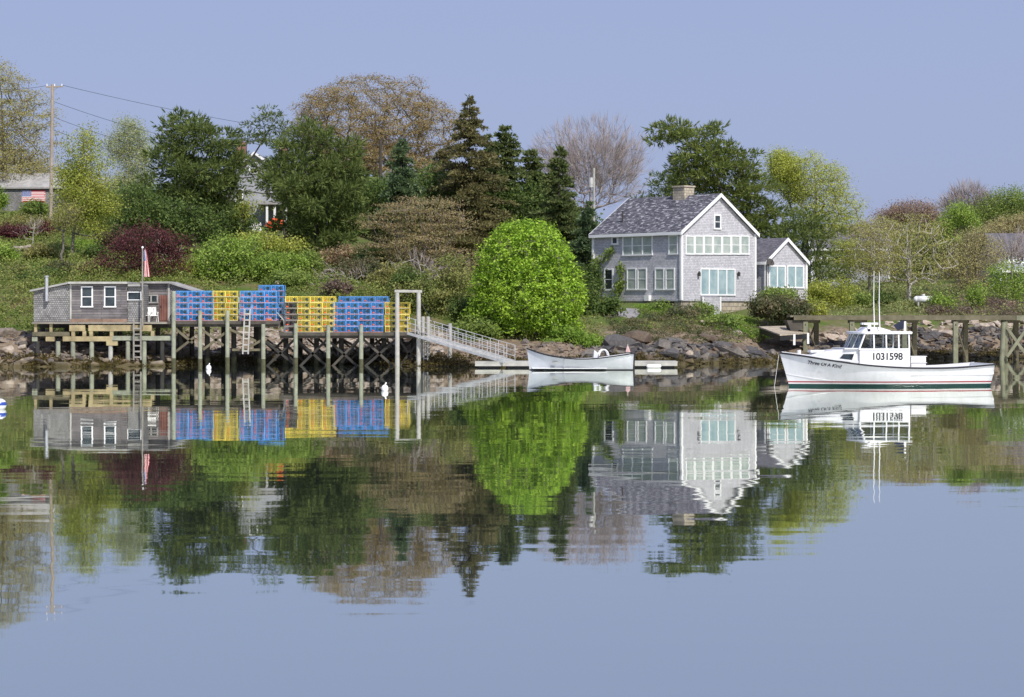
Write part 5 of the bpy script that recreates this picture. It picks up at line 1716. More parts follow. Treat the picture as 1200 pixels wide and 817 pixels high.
# ------------------------------------------------------------------ lobster traps
TW, TH, TD = .80, .375, 1.15
def make_trap(col):
    root = thing('lobster_trap', 'trap', 'lobster trap', (0, 0, 0))
    f = MB()
    r = .016
    for dx in (-TW / 2, TW / 2):
        for dz in (.02, TH):
            f.bar((dx, -TD / 2, dz), (dx, TD / 2, dz), .03)
        for dy in (-TD / 2, TD / 2):
            f.bar((dx, dy, .02), (dx, dy, TH), .032)
    for dy in (-TD / 2, TD / 2, 0):
        f.bar((-TW / 2, dy, TH), (TW / 2, dy, TH), .036)
        f.bar((-TW / 2, dy, .02), (TW / 2, dy, .02), .03)
    for k in (-.17, .17):
        f.bar((k * TW, -TD / 2 - .003, .02), (k * TW, -TD / 2 - .003, TH), .026)
    f.build('frame', M['frame_' + col], root, local=True)
    p = MB()
    h = .008
    for s in (-1, 1):
        p.add([(s * (TW / 2 - h), -TD / 2, .02), (s * (TW / 2 - h), TD / 2, .02), (s * (TW / 2 - h), TD / 2, TH), (s * (TW / 2 - h), -TD / 2, TH)], [(0, 1, 2, 3)])
        p.add([(-TW / 2, s * (TD / 2 - h), .02), (TW / 2, s * (TD / 2 - h), .02), (TW / 2, s * (TD / 2 - h), TH), (-TW / 2, s * (TD / 2 - h), TH)], [(0, 1, 2, 3)])
    p.add([(-TW / 2, -TD / 2, TH - h), (TW / 2, -TD / 2, TH - h), (TW / 2, TD / 2, TH - h), (-TW / 2, TD / 2, TH - h)], [(0, 1, 2, 3)])
    p.add([(-TW / 2, -TD / 2, .03), (TW / 2, -TD / 2, .03), (TW / 2, TD / 2, .03), (-TW / 2, TD / 2, .03)], [(0, 1, 2, 3)])
    p.add([(-TW / 2, .1, .02), (TW / 2, .1, .02), (TW / 2, .1, TH), (-TW / 2, .1, TH)], [(0, 1, 2, 3)])
    p.build('wire_mesh', M['wire_' + col], root, local=True)
    n = MB()
    n.tube((TW * .22, -TD / 2 + .05, TH * .48), (TW * .22, .08, TH * .5), .13, .07, 8)
    n.tube((-TW * .22, .12, TH * .48), (-TW * .22, TD / 2 - .05, TH * .5), .07, .13, 8)
    n.build('funnel_net', M['tdark'], root, local=True)
    e = MB()
    e.box((TW * .24, -TD / 2 - .012, TH * .52), (.15, .016, .16))  # solid dark panel over the mesh, painting the shade inside the opening
    e.build('entrance_shade', M['tdark'], root, local=True)
    v = MB()
    v.box((-TW * .30, -TD / 2 - .012, TH * .30), (.13, .014, .07))
    v.build('escape_vent', M['orange'], root, local=True)
    b_ = MB()
    b_.bar((-TW / 2 - .01, -TD / 2 - .02, .006), (TW / 2 + .01, -TD / 2 - .02, .006), .035, .03)
    b_.bar((-TW / 2 - .01, TD / 2 + .02, .006), (TW / 2 + .01, TD / 2 + .02, .006), .035, .03)
    b_.build('runner', M['rope'] if col == 'blue' else M['greytimber'], root, local=True)
    return root
PROTO = {}
ROWN = ['bottom', 'second', 'third', 'fourth', 'fifth', 'sixth', 'seventh']
COLN = {1: ['only'], 2: ['left', 'right'], 3: ['left', 'middle', 'right'], 4: ['first', 'second', 'third', 'last']}
def stack(col, px_mid, ncol, nrow, z, Y, where, colors=None, rows_from=0):
    pitch = TW + .03
    for i in range(ncol):
        for j in range(rows_from, nrow):
            c = col if not colors else colors[j]
            if c not in PROTO:
                o = PROTO[c] = make_trap(c)
            else:
                o = copy_tree(PROTO[c])
            o.location = (X(px_mid) + (i - (ncol - 1) / 2) * pitch + random.uniform(-.022, .022), Y + TD / 2 + random.uniform(-.06, .06), z + .015 + j * (TH + .022))
            o.rotation_euler = (0, 0, random.uniform(-.035, .035))
            rw = 'top row' if j == nrow - 1 else ROWN[j] + ' row'
            cn = '' if ncol == 1 else ', ' + COLN[ncol][i] + ' column'
            o['label'] = '%s lobster trap, %s%s %s' % (c, rw, cn, where)
            o['category'] = 'lobster trap'
            o['group'] = '%s lobster traps stacked on the wharf' % c
YT = YW - .05
stack('blue', 228, 3, 5, zl, YT, 'of the leftmost blue stack')
stack('yellow', 264.5, 2, 5, zl, YT, 'of the left yellow stack')
stack('blue', 303, 3, 5, zl, YT, 'of the blue stack by the ladder')
stack('blue', 315, 2, 6, zl, YT + 1.35, 'of the tallest blue stack')
stack('black', 341.5, 1, 6, zq, YT, 'beside the step', ['black'] * 5 + ['yellow'])
stack('yellow', 370.5, 3, 6, zq, YT, 'of the big yellow stack')
stack('blue', 420, 4, 5, zq, YT, 'of the right blue stack')
stack('blue', 424, 4, 6, zq, YT + 1.35, 'of the back blue row')
stack('yellow', 465, 2, 5, zq, YT + .35, 'of the far right yellow stack')

# ------------------------------------------------------------------ fishing shack, sheds, platform
YS_ = 136.2
plat = thing('timber_platform', 'old timber platform of beams and short piles carrying the fishing shack', 'platform', (X(110, YS_), YS_, .9))
zp = P(0, 377.4, YS_).z
def pbar(px0, px1, py0, py1, Y, m, name, dep=.25):
    a, b_ = P(px0, py0, Y), P(px1, py1, Y)
    MB().box(((a.x + b_.x) / 2, Y, (a.z + b_.z) / 2), (b_.x - a.x, dep, a.z - b_.z)).build(name, M[m], plat)
MB().box(((X(38) + X(200)) / 2, YS_ + 2.6, zp - .06), (X(200) - X(38), 6.0, .12)).build('deck', M['plank'], plat)
pbar(81.7, 100, 381, 388, YS_ - .2, 'yellowtimber', 'beam')
pbar(104, 178, 381, 388, YS_ - .2, 'yellowtimber', 'beam')
pbar(38.5, 82, 389, 394, YS_ - .1, 'piertimber', 'beam')
pbar(74, 132, 394.3, 400, YS_ - .25, 'yellowtimber', 'beam')
pbar(132, 202, 393.8, 399, YS_ - .25, 'paletimber', 'beam')
pbar(38, 44, 395, 400, YS_ - .15, 'paletimber', 'block')
pbar(54, 64, 394.6, 400, YS_ - .2, 'yellowtimber', 'block')
pbar(125, 138, 400, 405, YS_ - .25, 'yellowtimber', 'block')
for px in (86, 99, 107, 131, 179):
    pbar(px - 2, px + 2, 388, 394.2, YS_ - .2, 'yellowtimber', 'block', .2)
for px in (42, 60):
    pbar(px - 1.6, px + 1.6, 380, 389, YS_ - .1, 'yellowtimber', 'post', .2)
for px, m in ((68, 'paletimber'), (85.5, 'paletimber'), (107.5, 'paletimber'), (129.6, 'greytimber'), (150, 'paletimber'), (169, 'paletimber'), (44, 'darktimber'), (190, 'darktimber')):
    x = X(px, YS_ - .2)
    zg = ground_z(x, YS_ - .2)
    MB().tube((x, YS_ - .2, zg - .5), (x, YS_ - .2, P(0, 400, YS_).z), .16, .15, 10).build('pile', M[m], plat)
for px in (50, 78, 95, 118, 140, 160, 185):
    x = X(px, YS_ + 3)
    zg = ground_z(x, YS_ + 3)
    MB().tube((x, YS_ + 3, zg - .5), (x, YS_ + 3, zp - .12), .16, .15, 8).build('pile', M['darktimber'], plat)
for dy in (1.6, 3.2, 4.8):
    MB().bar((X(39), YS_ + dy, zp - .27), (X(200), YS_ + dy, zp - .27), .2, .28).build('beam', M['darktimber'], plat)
for k in range(11):
    px = 84 + k * 6.2
    pbar(px, px + 1.8, 377.8, 381, YS_ - .05, 'deckedge', 'joist_end', .5)
ladder(plat, 156.8, 165.2, 373, 422, YS_ - .75, 'oldtimber', 7, r=.07)

shack = thing('fishing_shack', 'weathered grey fishing shack with two white framed windows on the left platform', 'shack', (X(95), YS_, zp))
def zz(py, Y=YS_):
    return P(0, py, Y).z
x0, x1, x2, x3 = X(38.5), X(82), X(148.3), X(167)
YB = YS_ + 4.2
# lean-to with shingles, boarded middle
MB().prism([Vector((x0, YS_, zp)), Vector((x1, YS_, zp)), Vector((x1, YS_, zz(333))), Vector((x0, YS_, zz(341.5)))], (0, YB - YS_, 0)).build('wall', M['oldshake'], shack)['label'] = 'shingled lean-to wall'
MB().prism([Vector((x1 + .004, YS_ - .05, zp)), Vector((x2, YS_ - .05, zp)), Vector((x2, YS_ - .05, zz(333))), Vector((x1 + .004, YS_ - .05, zz(333)))], (0, YB - YS_, 0)).build('wall', M['oldboard'], shack)['label'] = 'dark clapboard front wall'
MB().prism([Vector((x0 - .2, YS_ - .25, zz(341.5) - .03)), Vector((x1, YS_ - .25, zz(332.3))), Vector((x1, YS_ - .25, zz(332.3) + .12)), Vector((x0 - .2, YS_ - .25, zz(341.5) + .09))], (0, 4.6, 0)).build('roof', M['oldroof'], shack)
MB().box(((x1 + x2) / 2, YS_ + 1.95, zz(332) + .03), (x2 - x1 + .15, 4.7, .14)).build('roof', M['greytimber'], shack)
MB().box((x1 + .02, YS_ - .07, (zp + zz(333)) / 2), (.12, .06, zz(333) - zp)).build('corner_board', M['greytimber'], shack)
sw = (Vector((x1, YS_ - .05, 0)), Vector((1, 0, 0)), Vector((0, -1, 0)))
for a in ((95, 335.5, 109, 360.3), (122, 335.5, 136, 360.3)):
    window(shack, sw, *a, 1, True, 'darkpane', .085)
sb = MB()
sb.box(((x1 + x2) / 2, YS_ - .10, zp + .10), (x2 - x1, .05, .2))
sb.build('sill_board', M['rustboard'], shack)
xp = X(55.3)
sp = MB()
sp.tube((xp, YS_ - .35, zz(353)), (xp, YS_ - .35, zz(324.5)), .11, .11, 12)
sp.tube((xp, YS_ - .35, zz(324.5)), (xp, YS_ - .35, zz(323.3)), .16, .16, 12)
sp.bar((xp, YS_ - .35, zz(352)), (xp + .1, YS_ + .02, zz(352)), .12)
sp.bar((xp, YS_ - .35, zz(336.5)), (xp + .25, YS_ + .2, zz(336.0)), .05)
sp.build('stove_pipe', M['galv'], shack)

lean = thing('shingled_lean_to', 'narrow shingled hut with a long slit window joined to the shack', 'hut', (X(157), YS_ + .1, zp))
MB().prism([Vector((x2 + .01, YS_ + .1, zp)), Vector((x3, YS_ + .1, zp)), Vector((x3, YS_ + .1, zz(336))), Vector((x2 + .01, YS_ + .1, zz(336)))], (0, 3.6, 0)).build('wall', M['oldshake'], lean)
MB().box(((x2 + x3) / 2 + .03, YS_ + 1.8, zz(335) + .03), (x3 - x2 - .1, 4.0, .13)).build('roof', M['oldroof'], lean)
window(lean, (Vector((x2, YS_ + .1, 0)), Vector((1, 0, 0)), Vector((0, -1, 0))), 149.4, 342, 165.6, 352, 1, False, 'darkpane', .05)

YD = YS_ + 2.2
shed = thing('tool_shed', 'dark boarded tool shed with a red brown door behind the white chairs', 'shed', (X(183, YD), YD, zp))
def XD(px):
    return X(px, YD)
zt_ = P(0, 332.5, YD).z
MB().prism([Vector((XD(166), YD, zp)), Vector((XD(198), YD, zp)), Vector((XD(198), YD, zt_)), Vector((XD(166), YD, zt_))], (0, 3, 0)).build('wall', M['oldboard'], shed)
MB().prism([Vector((XD(198) + .01, YD + .02, zp)), Vector((XD(230), YD + .02, zp)), Vector((XD(230), YD + .02, P(0, 342, YD).z)), Vector((XD(198) + .01, YD + .02, zt_))], (0, 3, 0)).build('wall', M['oldshake'], shed)
MB().box((XD(182), YD + 1.4, zt_ + .08), (XD(198.5) - XD(165.5), 3.5, .13)).build('roof', M['oldroof'], shed)
MB().prism([Vector((XD(198.5), YD - .3, zt_ + .02)), Vector((XD(231), YD - .3, P(0, 342.5, YD).z)), Vector((XD(231), YD - .3, P(0, 342.5, YD).z + .13)), Vector((XD(198.5), YD - .3, zt_ + .15))], (0, 3.5, 0)).build('roof', M['oldroof'], shed)
MB().box((XD(198), YD - .03, (zp + zt_) / 2), (.14, .05, zt_ - zp)).build('corner_board', M['greytimber'], shed)
dwl = (Vector((XD(166), YD, 0)), Vector((1, 0, 0)), Vector((0, -1, 0)))
window(shed, dwl, 169, 345.3, 185.4, 355.5, 2, False, 'darkpane', .09, frame_m='oldroof')
s0, z1_ = hit(dwl, 187, 346); s1, _ = hit(dwl, 196.8, 346)
dr = MB().wbox(dwl, s0, s1, zp + .02, z1_, .004, .06).build('door', M['reddoor'], shed)
MB().wbox(dwl, s0 + .08, s0 + .14, zp + .95, zp + 1.1, .061, .10).build('handle', M['black'], dr)

def plastic_chair(x, y, z, rz, label):
    root = thing('patio_chair', label, 'chair', (x, y, z), 'white plastic chairs by the shed')
    root.rotation_euler = (0, 0, rz)
    b_ = MB()
    b_.box((0, 0, .42), (.52, .50, .045))
    b_.build('seat', M['plastic'], root, local=True, bevel=.015)
    k = MB()
    for i in range(6):
        x_ = -.22 + i * .088
        k.bar((x_, .24, .43), (x_ * 1.1, .36, .98 - abs(i - 2.5) * .02), .06, .022)
    k.bar((-.27, .36, .97), (.27, .36, .97), .03, .05)
    k.build('backrest', M['plastic'], root, local=True)
    for s in (-1, 1):
        MB().bar((s * .29, -.25, .64), (s * .29, .30, .66), .06, .03).build('armrest', M['plastic'], root, local=True)
        for q in (-.24, .24):
            MB().tube((s * .25, q, .64 if q < 0 else .43), (s * .30, q * 1.15, 0), .025, .022, 8).build('leg', M['plastic'], root, local=True)
    return root
plastic_chair(X(171.5, YS_ + 1.2), YS_ + 1.2, zp, R(-18), 'left white plastic armchair on the platform before the tool shed')
plastic_chair(X(179.5, YS_ + 1.2), YS_ + 1.2, zp, R(22), 'right white plastic armchair beside the red brown shed door')

# flag pole and flag
xf = X(167, YS_ - .5)
fp = thing('flag_pole', 'grey flag pole rising beside the slit window hut', 'flag pole', (xf, YS_ - .5, zp))
MB().tube((xf, YS_ - .5, zp - .3), (xf, YS_ - .5, zz(291)), .07, .04, 10).build('pole', M['oldtimber'], fp)
MB().ball((xf, YS_ - .5, zz(290.3)), .08, 10).build('finial', M['white'], fp)
bmx = MB()
nx_, nz_ = 14, 12
zt_f, zb_f = zz(294.5), zz(324.5)
for i in range(nx_ + 1):
    for j in range(nz_ + 1):
        f, g = i / nx_, j / nz_
        w_ = .42 * (.35 + .65 * g ** .7)
        bmx.v.append(Vector((xf + .07 + f * w_, YS_ - .5 + .13 * math.sin(f * 11 + g * 2) * (.3 + g), zt_f + (zb_f - zt_f) * g + .15 * f * (1 - g))))
for i in range(nx_):
    for j in range(nz_):
        k = i * (nz_ + 1) + j
        bmx.f.append((k, k + nz_ + 1, k + nz_ + 2, k + 1))
fl = bmx.build('flag', M['flagflat'], None, org=(xf, YS_ - .5, zt_f), smooth=True)
uvd = []
for f in bmx.f:
    for k in f:
        i, j = k // (nz_ + 1), k % (nz_ + 1)
        uvd += [j / nz_ * 1.0, i / nx_]                     # hangs limp: stripes run down
fl.data.uv_layers[0].data.foreach_set("uv", uvd)
tag(fl, 'limp stars and stripes flag hanging on the grey flag pole', 'flag')

# ------------------------------------------------------------------ gangway and floats
gang = thing('gangway', 'aluminium gangway with pipe railings sloping from the wharf down to the float', 'gangway', P(485, 391, YW))
g0, g1 = Vector((X(484), YW + .2, zq - .05)), P(597, 424.0, 131.5)
ax = (g1 - g0)
side = Vector((-ax.y, ax.x, 0)).normalized() * -.6
if side.y > 0:
    side = -side
dk = MB()
for k in range(26):
    f0, f1 = k / 26, (k + .86) / 26
    p0, p1 = g0 + ax * f0, g0 + ax * f1
    dk.add([p0 + side, p0 - side, p1 - side, p1 + side], [(3, 2, 1, 0), (0, 1, 2, 3)] if False else [(0, 1, 2, 3)])
dk.build('walkway', M['alu'], gang)
for s, nm_ in ((1, 'near'), (-1, 'far')):
    st = MB().bar(g0 + side * s, g1 + side * s, .07, .17)
    st.build('side_beam', M['alu'], gang)
    rl = MB()
    for hh in (.35, .7, 1.05):
        rl.tube(g0 + side * s + Vector((0, 0, hh)), g1 + side * s + Vector((0, 0, hh)), .022, .022, 6)
    for k in range(13):
        q = g0 + ax * (k / 12) + side * s
        rl.tube(q, q + Vector((0, 0, 1.05)), .022, .022, 6)
    rl.build('railing', M['alu'], gang)
def float_dock(name, label, px0, px1, Y, top, depth, items=True):
    root = thing(name, label, 'float', (X((px0 + px1) / 2, Y), Y + depth / 2, 0))
    xa, xb = X(px0, Y), X(px1, Y)
    MB().box(((xa + xb) / 2, Y + depth / 2, top - .05), (xb - xa, depth, .09)).build('deck', M['greytimber'], root)
    MB().box(((xa + xb) / 2, Y + .05, top - .2), (xb - xa - .02, .08, .2)).build('skirt', M['greytimber'], root)
    n = int((xb - xa) / 1.4)
    for k in range(n):
        x = xa + (xb - xa) * (k + .5) / n
        MB().box((x, Y + depth / 2, .06), ((xb - xa) / n * .8, depth * .85, .36)).build('float_drum', M['black'], root, bevel=.05)
    return root
float_dock('float', 'low grey float at the foot of the gangway', 556.5, 622, 131.2, .42, 2.2)
float_dock('float', 'low grey float behind the stern of the white skiff', 700, 794, 131.6, .42, 2.0)
q = Vector((X(768, 131.3), 131.25, .12))
tag(MB().tube(q - Vector((.45, 0, 0)), q + Vector((.25, 0, 0)), .13, .13, 10).ball(q + Vector((.25, 0, 0)), .13, 10).ball(q - Vector((.45, 0, 0)), .13, 10).build('fender', M['plastic'], None, org=q), 'white fender hanging on the float right of the skiff', 'fender')
wire_g = MB().tube((X(494.5), YW - .42, P(0, 356, YW).z), g0 + ax * .30 + side + Vector((0, 0, 1.0)), .022, .022, 5)
wire_g.build('hoist_cable', M['wire'], gang)

# ------------------------------------------------------------------ boats
def hull_mesh(st, nseg=9, bow_pt=None):
    """st: list of (x, half beam, sheer z, keel z, power); returns ring list"""
    rings = []
    for (x, b_, zs, zk, pw) in st:
        ring = []
        for k in range(nseg + 1):
            f = k / nseg
            ring.append((x, b_ * f ** pw, zk + (zs - zk) * f))
        rings.append(ring)
    return rings
def interp_st(st, n):
    st = np.array(st, float)
    xs = np.linspace(0, 1, n)
    t_ = np.linspace(0, 1, len(st))
    out = []
    # Catmull-Rom so the sheer reads as one curve
    for x in xs:
        f = x * (len(st) - 1)
        i = min(int(f), len(st) - 2)
        u = f - i
        p0, p1, p2, p3 = st[max(i - 1, 0)], st[i], st[i + 1], st[min(i + 2, len(st) - 1)]
        out.append(tuple(.5 * (2 * p1 + (p2 - p0) * u + (2 * p0 - 5 * p1 + 4 * p2 - p3) * u * u + (3 * p1 - p0 - 3 * p2 + p3) * u ** 3)))
    return out
def loft(root, name, m, st, rake, nseg=10, inset=0, smooth=True, cap=True):
    mb = MB()
    rings = hull_mesh(st, nseg)
    full = []
    for (x, b_, zs, zk, pw), ring in zip(st, rings):
        r_ = [(x + rake(x, z), -max(y - inset, .001), z + inset * .8 * (1 - k / nseg)) for k, (x, y, z) in enumerate(ring)][::-1]
        r2 = [(x + rake(x, z), max(y - inset, .001), z + inset * .8 * (1 - k / nseg)) for k, (x, y, z) in enumerate(ring)][1:]
        full.append(r_ + r2)
    n = len(full[0])
    for r_ in full:
        mb.v += [Vector(p) for p in r_]
    for i in range(len(full) - 1):
        for k in range(n - 1):
            a = i * n + k
            mb.f.append((a, a + 1, a + n + 1, a + n))
    if cap:
        mb.f.append(tuple(range((len(full) - 1) * n, len(full) * n)))
    o = mb.build(name, m, root, local=True, smooth=False)
    if smooth:
        o.data.polygons.foreach_set("use_smooth", [len(f) == 4 for f in mb.f])
    return o, full, n
def rail(full, n, off=.0, up=.0):
    port = [Vector(r[0]) + Vector((0, -off, up)) for r in full]
    star = [Vector(r[n - 1]) + Vector((0, off, up)) for r in full]
    return port, star
def text_part(root, name, body, loc, rot, size, m, shear=0, bold=0, spacing=1.0):
    cu = bpy.data.curves.new(name, 'FONT')
    cu.body = body
    cu.size = size
    cu.shear = shear
    cu.offset = bold
    cu.space_character = spacing
    cu.align_x, cu.align_y = 'CENTER', 'CENTER'
    cu.extrude = .004
    tmp = bpy.data.objects.new(name, cu)
    C.objects.link(tmp)
    dg = bpy.context.evaluated_depsgraph_get()
    me = bpy.data.meshes.new_from_object(tmp.evaluated_get(dg))
    bpy.data.objects.remove(tmp)
    me.name = name
    me.materials.clear()
    o = link_mesh(name, me, m, root)
    o.location = loc
    o.rotation_euler = rot
    return o

# lobster boat
BY = 101.5
yaw = R(9)
lb = thing('lobster_boat', 'white lobster boat with wheelhouse and red and green boot stripes moored on the right', 'boat', (X(911.5, BY), BY - .6, 0))
lb.rotation_euler = (0, 0, yaw)
LB = 10.58
st = interp_st([(0, .03, 1.68, -.45, .95), (1.2, .78, 1.50, -.5, 1.0), (2.6, 1.30, 1.27, -.5, .80), (4.2, 1.58, 1.07, -.5, .45), (6.2, 1.66, .95, -.5, .26), (8.4, 1.62, .95, -.48, .22), (LB, 1.45, 1.10, -.42, .22)], 34)
def rk(x, z):
    return (max(0, 1 - x / 1.6)) * (1.68 - z) * .30 - max(0, (x - 9.4) / 1.3) * (1.1 - z) * .10
hull, full, n = loft(lb, 'hull', M['hull'], st, rk, 14)
port, star = rail(full, n, .02, -.03)
rb = MB()
for a, b_ in zip(port, port[1:]):
    rb.bar(a, b_ + (b_ - a) * .03, .07, .085)
for a, b_ in zip(star, star[1:]):
    rb.bar(a, b_ + (b_ - a) * .03, .07, .085)
rb.bar(port[-1], star[-1], .07, .085)
rb.build('rub_rail', M['rubrail'], lb, local=True)
# decks: foredeck and cockpit sole, coaming
dkm = MB()
for i, (a, b_) in enumerate(zip(full, full[1:])):
    x = a[0][0]
    z0 = .0 if x < 6.1 else -.42
    if z0 == 0:
        dkm.add([Vector(a[0]) + Vector((0, 0, -.03)), Vector(b_[0]) + Vector((0, 0, -.03)), Vector(b_[-1]) + Vector((0, 0, -.03)), Vector(a[-1]) + Vector((0, 0, -.03))], [(0, 1, 2, 3)])
    else:
        dkm.add([Vector((a[0][0], a[0][1] + .1, .55)), Vector((b_[0][0], b_[0][1] + .1, .55)), Vector((b_[-1][0], b_[-1][1] - .1, .55)), Vector((a[-1][0], a[-1][1] - .1, .55))], [(0, 1, 2, 3)])
        for s, e in ((0, 1), (-1, -1)):
            dkm.add([Vector(a[s]) + Vector((0, .0, .0)), Vector(b_[s]), Vector(b_[s]) + Vector((0, .22 * e, .02)), Vector(a[s]) + Vector((0, .22 * e, .02))], [(0, 1, 2, 3)])
            dkm.add([Vector(a[s]) + Vector((0, .22 * e, .02)), Vector(b_[s]) + Vector((0, .22 * e, .02)), Vector((b_[s][0], b_[s][1] + .22 * e, .55)), Vector((a[s][0], a[s][1] + .22 * e, .55))], [(0, 1, 2, 3)])
t_ = full[-1]
dkm.box((LB - .12, 0, .85), (.2, 2.7, .5))
dkm.build('deck', M['whiteboat'], lb, local=True)
tl = MB()
for s in (-1, 1):
    tl.bar(Vector((.15, s * .12, 1.66)), Vector((3.6, s * 1.38, 1.22)), .07, .10)
tl.build('toe_rail', M['whiteboat'], lb, local=True)
# trunk cabin blending into the wheelhouse sides
tc = MB()
xs_ = [(1.55, .42, 1.5, 1.56), (2.2, .72, 1.3, 1.74), (3.3, .98, 1.1, 1.86), (3.95, 1.16, 1.0, 1.88)]
rg = [[Vector((x, -h, zb)), Vector((x, -h * .94, zt)), Vector((x, h * .94, zt)), Vector((x, h, zb))] for x, h, zb, zt in xs_]
for r_ in rg:
    tc.v += r_
for i in range(len(rg) - 1):
    for k in range(3):
        a = i * 4 + k
        tc.f.append((a, a + 4, a + 5, a + 1))
tc.f.append((0, 1, 2, 3))
tc.build('trunk_cabin', M['whiteboat'], lb, local=True)
pw = MB().prism([Vector((2.72, -.905, 1.32)), Vector((3.35, -1.045, 1.29)), Vector((3.48, -1.02, 1.60)), Vector((2.98, -.90, 1.60))], (0, .03, 0))
for p in pw.v:
    p.y -= .03
pw.build('cabin_window', M['darkpane'], lb, local=True)
# wheelhouse
hb = 1.18
zs_, zr_ = 1.84, 2.58
x0w, x1w = 3.75, 6.30
wl = MB()
for s in (-1, 1):
    wl.prism([Vector((x0w - .05, s * hb, .95)), Vector((x1w, s * hb, .92)), Vector((x1w, s * hb, zs_)), Vector((x0w - .05, s * hb, zs_))], (0, -s * .05, 0))
wl.prism([Vector((x0w - .05, -hb, 1.0)), Vector((x0w - .05, hb, 1.0)), Vector((x0w - .05, hb, zs_)), Vector((x0w - .05, -hb, zs_))], (.05, 0, 0))
wl.build('wheelhouse_side', M['whiteboat'], lb, local=True)
pf = MB()
ytop = hb - .06
for s in (-1, 1):
    for xb_, xt_ in ((3.68, 4.0), (4.45, 4.45), (5.08, 5.08), (5.72, 5.72), (6.25, 6.25)):
        pf.bar((xb_, s * hb, zs_ - .02), (xt_, s * ytop, zr_), .07, .07)
    pf.bar((3.68, s * hb, zs_), (6.25, s * hb, zs_), .07, .07)
pf.bar((3.42, 0, zs_ - .02), (3.80, 0, zr_), .035, .035)
for s in (-.58, .58):
    pf.bar((3.52, s, zs_ - .02), (3.87, s, zr_), .03, .03)
pf.build('window_post', M['whiteboat'], lb, local=True)
for s in (-1, 1):
    for a, b_, a2_, b2_ in ((3.72, 4.42, 4.02, 4.42), (4.49, 5.05, 4.49, 5.05), (5.12, 5.69, 5.12, 5.69), (5.76, 6.22, 5.76, 6.22)):
        MB().add([(a, s * (hb - .01), zs_ + .03), (b_, s * (hb - .01), zs_ + .03), (b2_, s * (ytop - .01), zr_ - .02), (a2_, s * (ytop - .01), zr_ - .02)], [(0, 1, 2, 3)]).build('side_window', M['boatglass'], lb, local=True)
    MB().add([(3.44, 0, zs_ + .01), (3.70, s * hb, zs_ + .01), (4.0, s * ytop, zr_ - .02), (3.82, 0, zr_ - .02)], [(0, 1, 2, 3)]).build('windscreen', M['windscreen'], lb, local=True)
MB().prism([Vector((3.0, -1.02, zs_)), Vector((3.0, 1.02, zs_)), Vector((3.75, 1.14, zs_)), Vector((3.75, -1.14, zs_))], (0, 0, .05)).build('dashboard', M['whiteboat'], lb, local=True)
rf = MB()
pts = []
for k in range(9):
    a = math.pi / 2 + math.pi * k / 8
    pts.append(Vector((3.98 + .40 * math.cos(a), (hb + .05) * math.sin(a), zr_ - .01)))
pts += [Vector((6.42, -(hb + .05), zr_ - .01)), Vector((6.42, hb + .05, zr_ - .01))]
rf.prism(pts, (0, 0, .13))
rf.build('roof', M['whiteboat'], lb, local=True, bevel=.05)
# roof hump, radar bar and mast, antennas
hp = MB()
hp.prism([Vector((4.05, -.5, zr_ + .115)), Vector((4.35, -.42, zr_ + .33)), Vector((5.0, -.42, zr_ + .33)), Vector((5.75, -.5, zr_ + .115))], (0, 1.0, 0))
hp.build('roof_hatch', M['whiteboat'], lb, local=True, bevel=.04)
rd = MB()
rd.tube((4.6, 0, zr_ + .3), (4.6, 0, zr_ + .46), .12, .10, 10)
rd.box((4.62, 0, zr_ + .5), (.95, .14, .10), R(15))
rd.build('radar', M['plastic'], lb, local=True)
for xa_, y_, ht in ((4.55, -.95, 3.0), (4.95, -.6, 2.95)):
    MB().tube((xa_, y_, zr_ + .1), (xa_ - .04, y_, zr_ + .1 + ht * .5), .032, .024, 8).tube((xa_ - .04, y_, zr_ + .1 + ht * .5), (xa_ - .02, y_, zr_ + .1 + ht), .022, .012, 8).build('antenna', M['plastic'], lb, local=True)
mp_ = MB().tube((6.2, -.7, zr_ + .1), (6.2, -.7, zr_ + .62), .07, .06, 8)
mp_.build('exhaust_stack', M['plastic'], lb, local=True)
fg = MB().prism([Vector((5.62, -.72, zr_ + .42)), Vector((6.15, -.72, zr_ + .70)), Vector((6.12, -.72, zr_ + .26)), Vector((5.84, -.72, zr_ + .16))], (0, .06, 0))
fg.build('pennant', M['navy'], lb, local=True)
MB().tube((4.3, -.9, zr_ + .1), (4.3, -.9, zr_ + .25), .07, .07, 8).build('navigation_light', M['navy'], lb, local=True)
# helm seat and console seen through the windows
MB().box((5.0, .5, 1.5), (.5, .5, .9)).box((4.1, .2, 1.6), (.3, 1.2, .5)).build('helm', M['greytimber'], lb, local=True, bevel=.03)
# bulkhead, anchor roller, winch
MB().tube((1.0, 0, 1.5), (1.0, 0, 1.78), .10, .10, 10).box((1.9, .1, 1.72), (.7, .5, .12)).build('foredeck_gear', M['whiteboat'], lb, local=True)
yn = -hb - .002
text_part(lb, 'hull_number', '1031598', (5.12, -hb - .006, 1.46), (R(90), 0, 0), .48, M['letter'], 0, .0085, .95)
# boat name follows the flare of the bow
i0 = min(range(len(full)), key=lambda i: abs(full[i][1][0] - 1.75))
pa_, pb_ = Vector(full[i0 - 3][2]), Vector(full[i0 + 4][2])
dirx = (pb_ - pa_).normalized()
nn = Vector((dirx.y, -dirx.x, 0)).normalized()
text_part(lb, 'boat_name', 'Three Of A Kind', (pa_ + pb_) / 2 + nn * .085 + Vector((0, 0, -.02)), (R(90 - 8), math.asin(-dirx.z), math.atan2(dirx.y, dirx.x)), .24, M['letter'], .25, .004, 1.0)
